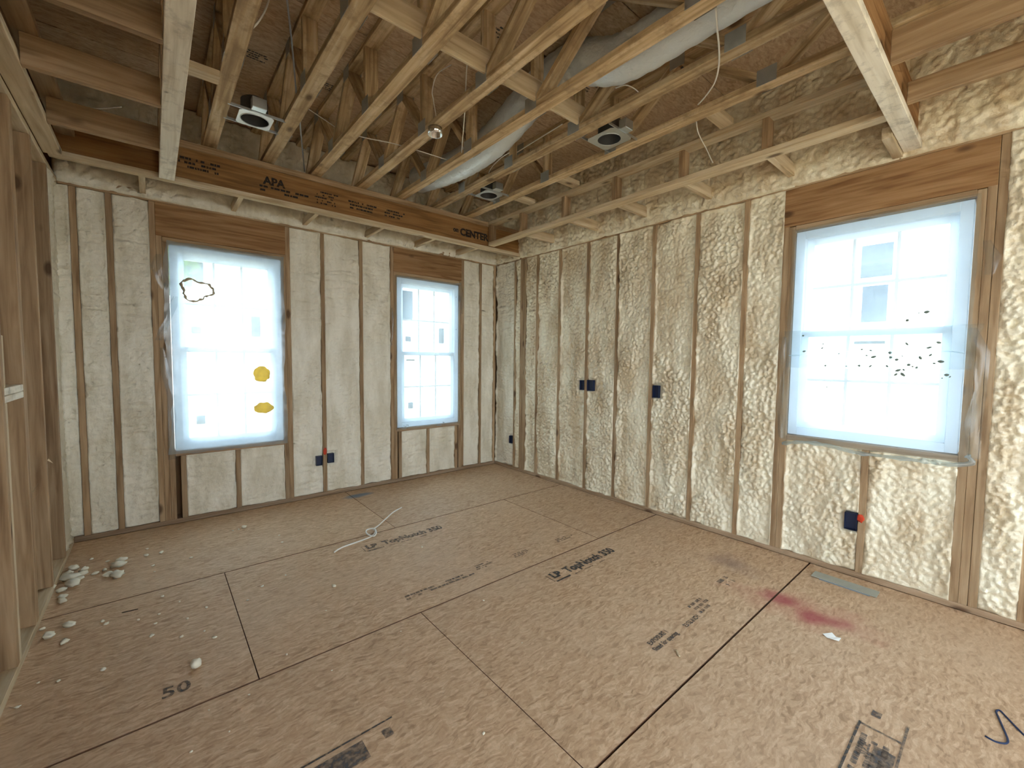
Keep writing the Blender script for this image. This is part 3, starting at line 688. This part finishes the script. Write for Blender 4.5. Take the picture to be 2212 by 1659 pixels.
# left ladder frame and joists
Lf = thing('soffit_ladder_frame', 'whitish stained soffit board with rail above, beside the open stud wall', 'ladder frame', (-3.445, -2.3, 2.72))
box('lower_rail', -3.49, -3.40, -4.06, -.502, 2.72, 2.758, whit, Lf); box('upper_rail', -3.49, -3.40, -4.06, -.502, 2.998, 3.036, pine, Lf)
for y in (-.55, -1.15, -1.76, -2.36, -2.97, -3.58): box('upright', -3.489, -3.401, y-h, y+h, 2.758, 2.998, pine, Lf)
tag(box('ledger_board', LX+.001, LX+.088, -4.06, -.502, 2.7205, 2.7585, lite), 'pale flat ledger board along the top of the open stud wall', 'board')
tag(box('nailer_board', LX+.06, LX+.149, -4.06, -.502, 2.862, 2.90, pine), 'flat nailer board lying over the soffit joists beside the stud wall', 'board')
for k, y in enumerate((-1.05, -1.66, -2.255, -2.86, -3.46)):
    tag(box('soffit_joist', LX+.088, -3.49, y, y+T, 2.7205, 2.86, pine[0]), ['first', 'second', 'third', 'fourth', 'fifth'][k]+' soffit joist from the stamped I-joist, spanning stud wall to whitish board', 'joist', 'soffit joists')
# near beam
Nb = thing('soffit_beam', 'whitish soffit beam crossing the room above the large window in the foam wall', 'beam', (-2.0, -4.10, 2.72))
box('bottom_board', LX+.02, -.003, -4.142, -4.06, 2.72, 2.758, whit, Nb); box('side_board', LX+.02, -.003, -4.120, -4.082, 2.758, 2.995, dark, Nb)
tag(box('support_block', -.36, -.004, -4.058, -4.01, 2.70, 2.765, lite), 'pale block beside the end of the whitish soffit beam', 'block')
tag(box('soffit_joist', -1.03, -.992, -6.6, -4.142, 2.76, 2.90, pine[1]), 'long soffit joist running back from the whitish beam, farther from the foam wall', 'joist', 'joists behind the whitish beam')
tag(box('soffit_joist', -.59, -.552, -6.6, -4.142, 2.76, 2.86, pine[1]), 'long soffit joist running back from the whitish beam, next to the foam wall', 'joist', 'joists behind the whitish beam')

# ================================================================== FLOOR TRUSSES
ZC = 3.04; ZT = ZD
TX = [-.77, -1.195, -1.605, -2.0, -2.41, -2.785, -3.18]
def beam(name, a, b, w, t, mat, parent):
    """board from a to b lying in a truss plane (x const): w across x, t in the plane"""
    a, b = Vector(a), Vector(b); ln = (b-a).length; mid = (a+b)/2
    me = box_mesh(w, ln, t, mat, .002)
    ang = math.atan2(b.z-a.z, b.y-a.y)
    return link(name, me, mat, parent, mid, (ang, 0, 0))
gm = bpy.data.meshes.new('gusset'); bm = bmesh.new(); bmesh.ops.create_cube(bm, size=1.0)
for v in bm.verts: v.co = Vector((v.co.x*.0016, v.co.y*.105, v.co.z*.09))
bm.to_mesh(gm); bm.free(); gm.materials.append(M_PLATE)
ordn = ['nearest the foam wall', 'second from the foam wall', 'third from the foam wall', 'fourth from the foam wall', 'fifth from the foam wall', 'sixth from the foam wall', 'seventh from the foam wall']
for k, x in enumerate(TX):
    t = thing('floor_truss', 'open-web wooden floor truss overhead, '+ordn[k], 'truss', (x, -3, ZC), 'floor trusses overhead')
    x0, x1 = x-.0445, x+.0445
    box('bottom_chord', x0, x1, YR+.1, -.004, ZC, ZC+.038, trus, t); box('top_chord', x0, x1, YR+.1, -.004, ZT-.038, ZT, trus, t)
    zb_, zt_ = ZC+.038, ZT-.038
    def dg(y0, z0, y1, z1): beam('web', (x, y0, z0), (x, y1, z1), .086, .036, trus[1], t)
    for y in (-1.735, -2.475): box('web', x-.043, x+.043, y-.018, y+.018, zb_, zt_, trus, t)
    for (b_, tp) in ((-.30, -.68), (-1.02, -.68), (-1.06, -1.40), (-1.735, -1.40), (-2.475, -3.0), (-3.55, -3.0), (-3.57, -4.1), (-4.65, -4.1), (-4.67, -5.2), (-5.75, -5.2)):
        s_ = .02 if tp > b_ else -.02
        dg(b_+s_, zb_+.006, tp-s_, zt_-.006)
    for y in (-1.04, -1.745, -2.465, -3.56, -4.66):
        for sx_ in (x0-.0008, x1+.0008): link('gusset_plate', gm, None, t, (sx_, y, ZC+.042))
    for y in (-.68, -1.40, -3.0, -4.1):
        for sx_ in (x0-.0008, x1+.0008): link('gusset_plate', gm, None, t, (sx_, y, ZT-.042))
tag(box('strongback', -3.3, -1.13, -2.515, -2.497, ZC+.04, ZC+.18, lite[0]), 'brown strongback board threaded through the floor trusses', 'board')
for k, y in enumerate((-1.255, -1.85, -3.21)):
    tag(box('truss_block', -.725, -.51, y-.045, y+.045, ZC+.001, ZC+.039, lite[0]), ['flat block bridging truss and ladder frame nearest the back wall', 'flat block bridging truss and ladder frame, second from the back wall', 'flat block bridging truss and ladder frame, third from the back wall'][k], 'block', 'truss blocks')
tag(box('truss_block', -3.40, -3.225, -1.60, -1.51, 3.0, 3.038, lite[0]), 'flat block between the seventh truss and the whitish board', 'block')
# ---- flexible duct
dp = []
for y, z, x in ((-6.5, 3.24, -1.42), (-5.2, 3.22, -1.42), (-4.3, 3.20, -1.415), (-3.5, 3.195, -1.405), (-3.0, 3.20, -1.405), (-2.65, 3.335, -1.42), (-2.3, 3.335, -1.42), (-1.8, 3.20, -1.41), (-1.4, 3.175, -1.405), (-1.0, 3.20, -1.41), (-.55, 3.26, -1.42)):
    dp.append((x, y, z))
nD = (len(dp)-1)*14+1
D = tube('flexible_duct', dp, [.125*(1+.022*math.sin(i*1.9)) for i in range(nD)], M_DUCT, None, 24, 14)
tag(D, 'silvery insulated flexible duct threaded between the floor trusses', 'duct')
# ---- recessed light housings
def housing(cx, cy_, label, plate, s=.205):
    z = ZC-.006
    t = thing('recessed_light_housing', label, 'light housing', (cx, cy_, z), 'recessed light housings')
    n = 36; ro = .083; vs, fs = [], []
    for k in range(n):
        a = 2*math.pi*k/n; ca, sa = math.cos(a), math.sin(a); q = s/2/max(abs(ca), abs(sa))
        vs += [(q*ca, q*sa, 0), (ro*ca, ro*sa, 0), (q*ca, q*sa, .002), (ro*ca, ro*sa, .002)]
    for k in range(n):
        a, b = k*4, (k+1) % n*4
        fs += [(a, b, b+1, a+1), (a+2, a+3, b+3, b+2), (a, a+2, b+2, b), (a+1, b+1, b+3, a+3)]
    mesh_obj('mounting_plate', vs, fs, plate, t, (cx, cy_, z), False)
    vs, fs = [], []
    for j, (r_, zz) in enumerate(((.083, .0), (.080, .12), (.06, .135), (.0005, .137))):
        for k in range(n): a = 2*math.pi*k/n; vs.append((r_*math.cos(a), r_*math.sin(a), zz))
    for j in range(3):
        for k in range(n): fs.append((j*n+k, j*n+(k+1) % n, (j+1)*n+(k+1) % n, (j+1)*n+k))
    mesh_obj('can', vs, fs, M_CAN, t, (cx, cy_, z+.001))
    tube('trim_ring', [(cx+.084*math.cos(2*math.pi*k/24), cy_+.084*math.sin(2*math.pi*k/24), z-.001) for k in range(25)], .0028, M_METAL, t, 6, 1)
    box('junction_box', cx-.04, cx+.045, cy_-.17, cy_-.11, z+.01, z+.075, M_METAL, t, .003)
    for dy in (-s/2-.004, s/2+.004): box('hanger_bar', cx-.165, cx+.165, cy_+dy-.0025, cy_+dy+.0025, z+.001, z+.018, M_METAL, t, 0)
    return t
housing(-2.985, -1.155, 'bright white recessed light housing farthest from the foam wall', M_WHITEP, .2)
housing(-1.0, -1.155, 'dull metal recessed light housing close to the stamped I-joist', M_METAL)
housing(-.985, -2.585, 'dull metal recessed light housing beside the ladder frame upright', M_METAL, .235)
# round electrical box on the fourth truss
p = onp(940, 285, 2, ZC-.03)
eb = thing('round_electrical_box', 'shiny round metal electrical box under a floor truss', 'electrical box', (p[0], p[1], ZC-.05))
vs, fs = [], []; n = 28
prof = [(.0005, .049), (.048, .047), (.050, .0), (.046, .001), (.045, .040), (.0005, .042)]
for r_, zz in prof:
    for k in range(n): a = 2*math.pi*k/n; vs.append((r_*math.cos(a), r_*math.sin(a), zz))
for j in range(len(prof)-1):
    for k in range(n): fs.append((j*n+k, j*n+(k+1) % n, (j+1)*n+(k+1) % n, (j+1)*n+k))
mesh_obj('box_shell', vs, fs, plain('polished_steel', (.9, .92, .92), .18, 1.0, .5, .1), eb, (p[0], p[1], ZC-.05))
box('mounting_bar', p[0]-.03, p[0]+.03, p[1]-.006, p[1]+.006, ZC-.014, ZC-.009, M_CAN, eb, 0)

# ---- overhead cables
def cable(label, pts, mat=M_CABLE, r=.0045):
    o = tube('electrical_cable', [onp(px, py, 2, z) for px, py, z in pts], r, mat, None, 6, 6); tag(o, label, 'cable', 'cables overhead'); return o
cable('white cable looping down over the duct and between two trusses', [(1538, -20, 3.10), (1546, 20, 3.06), (1549, 60, 3.03), (1553, 100, 3.03), (1553, 140, 3.025), (1545, 175, 3.0), (1528, 203, 3.01), (1508, 226, 3.06)])
cable('white cable running behind the fifth and third trusses', [(655, 228, 3.30), (700, 258, 3.25), (735, 280, 3.2), (782, 296, 3.15), (845, 309, 3.12), (905, 326, 3.10), (965, 345, 3.1)], r=.0035)
cable('grey cable dropping from the deck behind the sixth truss', [(618, -20, 3.3), (628, 70, 3.25), (634, 130, 3.2), (640, 200, 3.12), (648, 265, 3.1), (652, 310, 3.1), (658, 370, 3.12)], M_GCABLE, .005)
cable('white cable curving beside the seventh truss', [(534, 70, 3.08), (556, 50, 3.14), (574, 20, 3.25), (585, -15, 3.35)])
cable('white cable lying across the soffit joists beside the stud wall', [(86, 212, 2.91), (120, 220, 2.912), (160, 232, 2.90), (215, 234, 2.89), (262, 231, 2.90)], r=.004)
cable('thin cable loop hanging between the third and fourth trusses', [(975, 140, 3.35), (945, 160, 3.25), (934, 195, 3.2), (936, 215, 3.2), (941, 245, 3.1), (944, 262, 3.09)], r=.003)
cable('thin straight cable beside the second truss', [(1115, 330, 3.2), (1165, 299, 3.2), (1215, 268, 3.25)], r=.004)
cable('white cable pair hanging in front of the third truss', [(1006, 80, 3.3), (1013, 100, 3.25), (1008, 150, 3.16), (1004, 240, 3.1), (1000, 290, 3.08), (997, 330, 3.06)], r=.0035)
cable('thin cable arching over the first light housing bay', [(1330, 190, 3.15), (1350, 184, 3.13), (1368, 190, 3.1), (1380, 200, 3.08)], r=.0035)
cable('thin cable dropping from the duct toward a light housing', [(1100, 330, 3.09), (1080, 343, 3.09), (1060, 365, 3.1), (1053, 385, 3.08)], r=.003)
cable('white cable lying against the foam above the ladder frame', [(1502, 245, 3.1), (1508, 285, 3.0), (1525, 320, 2.95), (1540, 352, 2.86)], r=.0035)

# ================================================================== OUTLET BOXES
def outlet(wall, u, z, label, w=.058, hh=.098, out=.006):
    d0, d1, th = -out, .062, .003
    loc = (u, -out, z) if wall == 'A' else (-out, u, z)
    t = thing('outlet_box', label, 'outlet box', loc, 'electrical outlet boxes')
    def bx(nm, a, b, p_, q, c, d): return box(nm, a, b, p_, q, c, d, M_BOX, t, 0) if wall == 'A' else box(nm, p_, q, a, b, c, d, M_BOX, t, 0)
    a, b, c, d = u-w/2, u+w/2, z-hh/2, z+hh/2
    bx('side', a, a+th, d0, d1, c, d); bx('side', b-th, b, d0, d1, c, d); bx('top', a+th, b-th, d0, d1, d-th, d); bx('bottom', a+th, b-th, d0, d1, c, c+th)
    bx('back', a+th, b-th, .014, .020, c+th, d-th)
    return t
outlet('A', -2.283, .372, 'dark outlet box on the back wall, left side of its stud, under red paint')
outlet('A', -2.168, .385, 'dark outlet box on the back wall, right side of its stud, under red paint', .062)
outlet('B', -1.533, 1.163, 'navy switch box on the foam wall, corner side of its stud', .052, .105)
outlet('B', -1.648, 1.166, 'navy switch box with crumpled tape on the foam wall, window side of its stud', .082, .115)
outlet('B', -2.425, 1.15, 'single navy switch box on the foam wall', .06, .115)
outlet('B', -.335, .385, 'small dark outlet box low beside the corner post', .045, .10)
outlet('B', -3.905, .372, 'dark outlet box below the large window beside red paint', .066, .115, .012)
def paint(parent, wall, u, z, ru, rz, sd):
    me = blob_mesh('paint', ru if wall == 'A' else .0025, .0025 if wall == 'A' else ru, rz, sd, 16, 9, .2, 2)
    link('paint_mark', me, M_RED, parent, (u, -.0005, z) if wall == 'A' else (-.0005, u, z))
paint(studA, 'A', -2.225, .463, .018, .035, 3); paint(STB[-3.96], 'B', -3.955, .405, .019, .026, 5)

# ================================================================== PRINT ON THE FLOOR
ZI = .0016
def ftext(s, size, x, y, mat, bold=.0, sp_=1.0, squash=1.0):
    o = text_obj('printed_lettering', s, size, mat, panel_at(x, y), (x, y, ZI), (1, 0, 0), (0, 1, 0), bold=bold, spacing=sp_); o.scale = (squash, 1, 1); return o
for (x, y, mat) in ((-1.60, -2.685, M_INK), (-2.385, -1.50, M_INKF)):
    ftext('LP', .085, x+.015, y, mat, .005); ftext('TopNotch 350', .10, x+.145, y-.008, mat, .0045, 1.0, .86)
    pl = panel_at(x, y)
    mesh_obj('printed_bar', [(0, 0, 0), (.13, 0, 0), (.13, .014, 0), (0, .014, 0)], [(0, 1, 2, 3)], mat, pl, (x, y-.045, ZI), False)
    mesh_obj('printed_bar', [(0, 0, 0), (.005, 0, 0), (.005, .09, 0), (0, .09, 0)], [(0, 1, 2, 3)], mat, pl, (x-.012, y-.03, ZI), False)
    dash_block('printed_line', 1, .42, .016, M_INKF, pl, (x+.16, y-.042, ZI), (1, 0, 0), (0, 1, 0), 4)
XF, YF = (1, 0, 0), (0, 1, 0)
ftext('Sized for spacing', .038, -1.70, -3.497, M_INK, .001, 1.0, .85); ftext('EXPOSURE 1', .038, -1.68, -3.455, M_INK, .001, 1.0, .8)
ftext('23/32 INCH', .038, -1.40, -3.497, M_INK, .001, 1.0, .8)
dash_block('printed_stamp', 3, .17, .10, M_INKF, panel_at(-1.154, -3.44), (-1.22, -3.40, ZI), XF, YF, 12)
dash_block('printed_stamp', 3, .16, .07, M_INKF, panel_at(-1.85, -2.245), (-1.92, -2.22, ZI), XF, YF, 13)
dash_block('printed_stamp', 3, .17, .06, M_INKF, panel_at(-1.55, -2.27), (-1.60, -2.25, ZI), XF, YF, 14)
dash_block('printed_stamp', 3, .19, .06, M_INKF, panel_at(-1.1, -2.28), (-1.17, -2.265, ZI), XF, YF, 15)
dash_block('printed_stamp', 2, .50, .06, M_INKF, panel_at(-2.4, -2.28), (-2.46, -2.265, ZI), XF, YF, 16)
dash_block('printed_stamp', 2, .13, .10, M_INKF, panel_at(-.75, -3.4), (-.80, -3.38, ZI), XF, YF, 17)
ftext('50', .10, -3.575, -2.345, M_INKF, .002, 1.05)
mesh_obj('printed_line', [(0, 0, 0), (.60, .004, 0), (.60, .011, 0), (0, .009, 0)], [(0, 1, 2, 3)], M_INK, panel_at(-3.1, -3.04), (-3.47, -3.04, ZI), False)
for (x, y, w_, h_, m_) in ((-3.30, -3.06, .30, .085, M_INKF), (-2.93, -3.07, .035, .04, M_INKF)):
    mesh_obj('printed_stamp', [(0, 0, 0), (w_, 0, 0), (w_, -h_, 0), (0, -h_, 0)], [(0, 3, 2, 1)], m_, panel_at(x+.01, y), (x, y, ZI), False)
# boxed stamp at the near right
pl = panel_at(-1.5, -4.3)
for (a, b, c, d, m_) in ((-1.95, -1.43, -4.243, -4.235, M_INK), (-1.90, -1.32, -4.372, -4.364, M_INKF), (-1.445, -1.435, -4.37, -4.24, M_INKF), (-1.66, -1.53, -4.36, -4.30, M_INKF), (-1.36, -1.32, -4.29, -4.26, M_INKF)):
    mesh_obj('printed_stamp', [(0, 0, 0), (b-a, 0, 0), (b-a, d-c, 0), (0, d-c, 0)], [(0, 1, 2, 3)], m_, pl, (a, c, ZI), False)
ftext('SIZE', .045, -1.62, -4.29, M_INKF, .001)
dash_block('printed_stamp', 3, .24, .10, M_INKF, pl, (-1.72, -4.255, ZI), XF, YF, 21)
# navy crayon squiggle
o = tube('crayon_mark', [tuple(np.array(onp(px, py, 2, .001))) for px, py in [(2128, 1590), (2150, 1602), (2172, 1606), (2177, 1598), (2168, 1575), (2156, 1548), (2152, 1537), (2160, 1535), (2175, 1550), (2200, 1576), (2225, 1600)]], .0035, M_NAVY, panel_at(-1.05, -4.6), 6, 5)
# long dark gouge on the floor
tube('floor_gouge', [onp(px, py, 2, .001) for px, py in [(263, 1324), (280, 1320), (298, 1316)]], .003, M_INKD, panel_at(-3.6, -1.6), 5, 2)

# ================================================================== LOOSE THINGS ON THE FLOOR
SCR = [blob_mesh('foam_scrap', 1, .7, .45, s, 10, 7, .35, 1.6) for s in range(6)]
for m_ in SCR: m_.materials.append(M_SCRAP)
def scrap(px, py, w, k, label, group):
    p_ = onp(px, py, 2, 0.0)
    dist = np.linalg.norm(p_-CAM); s_ = max(.004, w/2*dist/FPX*.9)
    o = link('foam_scrap', SCR[k % 6 if k >= 0 else 6], None, None, (p_[0], p_[1], s_*(.36 if k >= 0 else .93))); o.scale = (s_, s_, s_); o.rotation_euler = (0, 0, (k*2.4) % 6.28)
    tag(o, label, 'foam scrap', group)
def cr1(x, y): return (x*.3165, 900+y*.3165)
big = [(830, 985, 55), (812, 1020, 80), (805, 1092, 85), (575, 1050, 50), (560, 1080, 55), (480, 1115, 90), (500, 1150, 85), (315, 1200, 95), (420, 1192, 50), (430, 1235, 50), (425, 1265, 55), (715, 1050, 30), (650, 1075, 35), (745, 1088, 60), (500, 1042, 60), (470, 1075, 50), (445, 1088, 45), (540, 1112, 45), (470, 1430, 60), (335, 1505, 70), (440, 1545, 45), (290, 1455, 30)]
for k, (x, y, w) in enumerate(big):
    scrap(*cr1(x, y), w*.27, k, 'whitish scrap of trimmed foam in the heap beside the stud wall plate', 'foam scraps heaped by the stud wall')
small = [cr1(x, y)+(w*.3165,) for x, y, w in [(625, 975, 25), (735, 990, 25), (1005, 905, 20), (1000, 950, 35), (1100, 930, 35), (1305, 965, 25), (1665, 757, 45), (1590, 780, 20), (1630, 772, 22), (1905, 812, 18), (1925, 860, 20), (1108, 1230, 28), (700, 1400, 32), (725, 1418, 34), (1060, 1415, 22), (1085, 1350, 20), (945, 1390, 24), (1035, 1500, 35), (1240, 1505, 28), (1465, 1510, 32), (1410, 1305, 24), (1395, 1465, 18), (1790, 1160, 26), (1690, 1255, 20), (1280, 1380, 22), (1225, 1265, 18), (1045, 1020, 24), (1055, 1060, 14), (1950, 1083, 16)]]
small += [(x*.3165, 1134+y*.3165, w*.3165) for x, y, w in [(705, 990, 36), (398, 1067, 24), (118, 1247, 28), (1700, 1160, 18), (1425, 1265, 14), (1565, 1412, 14), (1305, 1550, 22), (260, 1080, 20)]]
small += [(600+x*.3165, 1134+y*.3165, w*.3165) for x, y, w in [(385, 420, 44), (985, 153, 26), (55, 345, 14), (330, 585, 14), (1405, 517, 20), (1667, 806, 16), (1405, 1425, 30), (370, 995, 16), (840, 727, 14), (60, 887, 22)]]
for k, (x, y, w) in enumerate(small):
    scrap(x, y, w*.75, k+3, 'small loose crumb of foam scattered on the strand-board floor', 'foam crumbs scattered on the floor')
SCR.append(blob_mesh('foam_ball', 1, .95, 1.0, 41, 14, 10, .16, 1.6)); SCR[6].materials.append(M_SCRAP)
scrap(1338*.3165, 1134+975*.3165, 16, -1, 'largest lone white foam ball on the floor near the number fifty', 'lone foam ball')
# cable offcut with a loop
cpts = [(868, 1096, .03), (850, 1106, .025), (832, 1122, .012), (818, 1135, .008), (807, 1143, .012), (812, 1147, .02), (813, 1151, .02), (808, 1158, .012), (796, 1155, .010), (791, 1150, .012), (792, 1145, .02), (800, 1142, .025), (808, 1142, .028), (812, 1146, .022), (808, 1154, .012), (800, 1160, .008), (785, 1166, .006), (765, 1173, .02), (745, 1180, .022), (732, 1186, .012), (722, 1193, .005)]
o = tube('cable_offcut', [onp(px, py, 2, z) for px, py, z in cpts], .0055, M_CABLE, None, 8, 5); tag(o, 'white cable offcut with a small loop lying on the floor', 'cable')
# register cover, paper, wood splinter
V = thing('vent_cover', 'grey metal cover over the floor vent below the large window', 'vent cover', (-.172, -3.92, 0))
box('cover_plate', -.222, -.125, -4.092, -3.752, .004, .008, M_GREY, V, .001); box('duct_collar', -.228, -.130, -4.06, -3.80, .0, .004, plain('blue_grey_film', (.22, .26, .30), .5, 0, .4, .2), V, 0)
pv = [onp(px, py, 2, 0) for px, py in [(1777, 1370), (1797, 1369), (1806, 1377), (1817, 1381), (1812, 1386), (1797, 1383), (1786, 1378)]]
c_ = sum(pv)/len(pv)
vs = [(p_[0]-c_[0], p_[1]-c_[1], .001+.004*(i % 2)) for i, p_ in enumerate(pv)]; vs += [(a, b, c+.0012) for a, b, c in vs]; n = len(pv)
tag(mesh_obj('paper_scrap', vs, [tuple(range(n))[::-1], tuple(range(n, 2*n))]+[(i, (i+1) % n, n+(i+1) % n, n+i) for i in range(n)], M_PAPER, None, (c_[0], c_[1], .001), False), 'torn white paper scrap next to the red floor stain', 'paper')
a, b = onp(1461, 1405, 2, .004), onp(1468, 1418, 2, .004)
tag(tube('wood_sliver', [a, (a+b)/2, b], .005, lite[0], None, 5, 2), 'pale wood sliver lying beside the small printed lines', 'wood sliver')

# ================================================================== OUTSIDE
pr = thing('added_sun_blocker', 'added unseen slab on posts blocking sun from the wide opening in the stud wall', 'sun blocker', (LX-1.1, -5.5, -.5))  # unseen roof added only to keep direct sun out of the left opening
box('blocker_slab', LX-2.1, LX-.158, -7.3, -3.7, 2.70, 2.85, M_ROOF, pr, 0)
for y_ in (-7.1, -3.9): box('post', LX-2.05, LX-1.95, y_-.05, y_+.05, -.5, 2.70, M_VINYL, pr)
gd = boxes_mesh('ground', [(-25, 25, -25, 25, -.7, -.5)], M_GROUND, None, (0, 0, -.6)); struct(gd)
def house(name, label, axis, d, u0, u1, wins, ztop=6.2):
    loc = (d, (u0+u1)/2, -.5) if axis == 'y' else ((u0+u1)/2, d, -.5)
    t = thing(name, label, 'house', loc)
    def bx(nm, a, b, p_, q, c, e, mat, par): return box(nm, a, b, p_, q, c, e, mat, par, 0) if axis == 'x' else box(nm, p_, q, a, b, c, e, mat, par, 0)
    wall = bx('wall', u0, u1, d+.05, d+4, -.5, ztop, M_SIDING, t)
    S = []; z = -.4
    while z < ztop:
        S.append((u0, u1, d+.0, d+.05, z, z+.145) if axis == 'x' else (d+.0, d+.05, u0, u1, z, z+.145)); z += .15
    sd = boxes_mesh('siding', S, M_SIDING, t, loc); sd['kind'] = 'stuff'
    for (uc, zc, w_, h_) in wins:
        f_ = bx('window', uc-w_/2-.06, uc+w_/2+.06, d-.03, d+.02, zc-h_/2-.06, zc+h_/2+.06, M_VINYL, t)
        bx('window_pane', uc-w_/2, uc+w_/2, d-.04, d-.02, zc-h_/2, zc+h_/2, M_HOUSEWIN, f_)
    bx('roof', u0-.4, u1+.4, d-.15, d+4.4, ztop, ztop+.25, M_ROOF, t)
    return t
def thr(px, py, ax, d): return onp(px, py, ax, d)
q1 = thr(418, 583, 1, 5.0); q2 = thr(875, 660, 1, 5.0)
house('neighbour_house', 'white sided house seen through the two back wall windows', 'x', 5.0, -9, 5.5, [(q1[0], q1[2], .28, .42), (q2[0], q2[2], .36, .7)], 3.6)
q3 = thr(1895, 563, 0, 6.0); q4 = thr(1890, 650, 0, 6.0)
house('neighbour_house', 'white sided house seen through the window in the rough foam wall', 'y', 6.0, -12, 2.2, [(q3[1], q3[2], .42, .55), (q4[1], q4[2]-.05, .34, .62)], 4.25)
def tree(x, y, hgt, rad, sd, label):
    t = thing('tree', label, 'tree', (x, y, -.5)); tube('trunk', [(x, y, -.5), (x+.05, y, hgt*.5), (x, y, hgt*.8)], .07, M_BARK, t, 8, 3)
    rg = random.Random(sd); vs, fs = [], []
    for k in range(900):
        u, v, w_ = rg.gauss(0, 1), rg.gauss(0, 1), rg.gauss(0, 1); l_ = math.sqrt(u*u+v*v+w_*w_); r_ = rad*rg.uniform(.4, 1)
        p_ = Vector((u/l_*r_, v/l_*r_, w_/l_*r_*1.2)); a_ = Vector((rg.uniform(-1, 1), rg.uniform(-1, 1), rg.uniform(-1, 1))).normalized(); b_ = a_.cross(Vector((0, .3, 1))).normalized()
        i = len(vs); s_ = .09
        vs += [p_-a_*s_, p_+b_*s_*.5, p_+a_*s_, p_-b_*s_*.5]; fs.append((i, i+1, i+2, i+3))
    f_ = mesh_obj('foliage', vs, fs, M_LEAF, t, (x, y, hgt*.85), False); f_['kind'] = 'stuff'
q5 = thr(398, 575, 1, 4.0); tree(q5[0]-.35, 4.0, q5[2]+.6, .55, 3, 'small leafy tree standing before the white house')
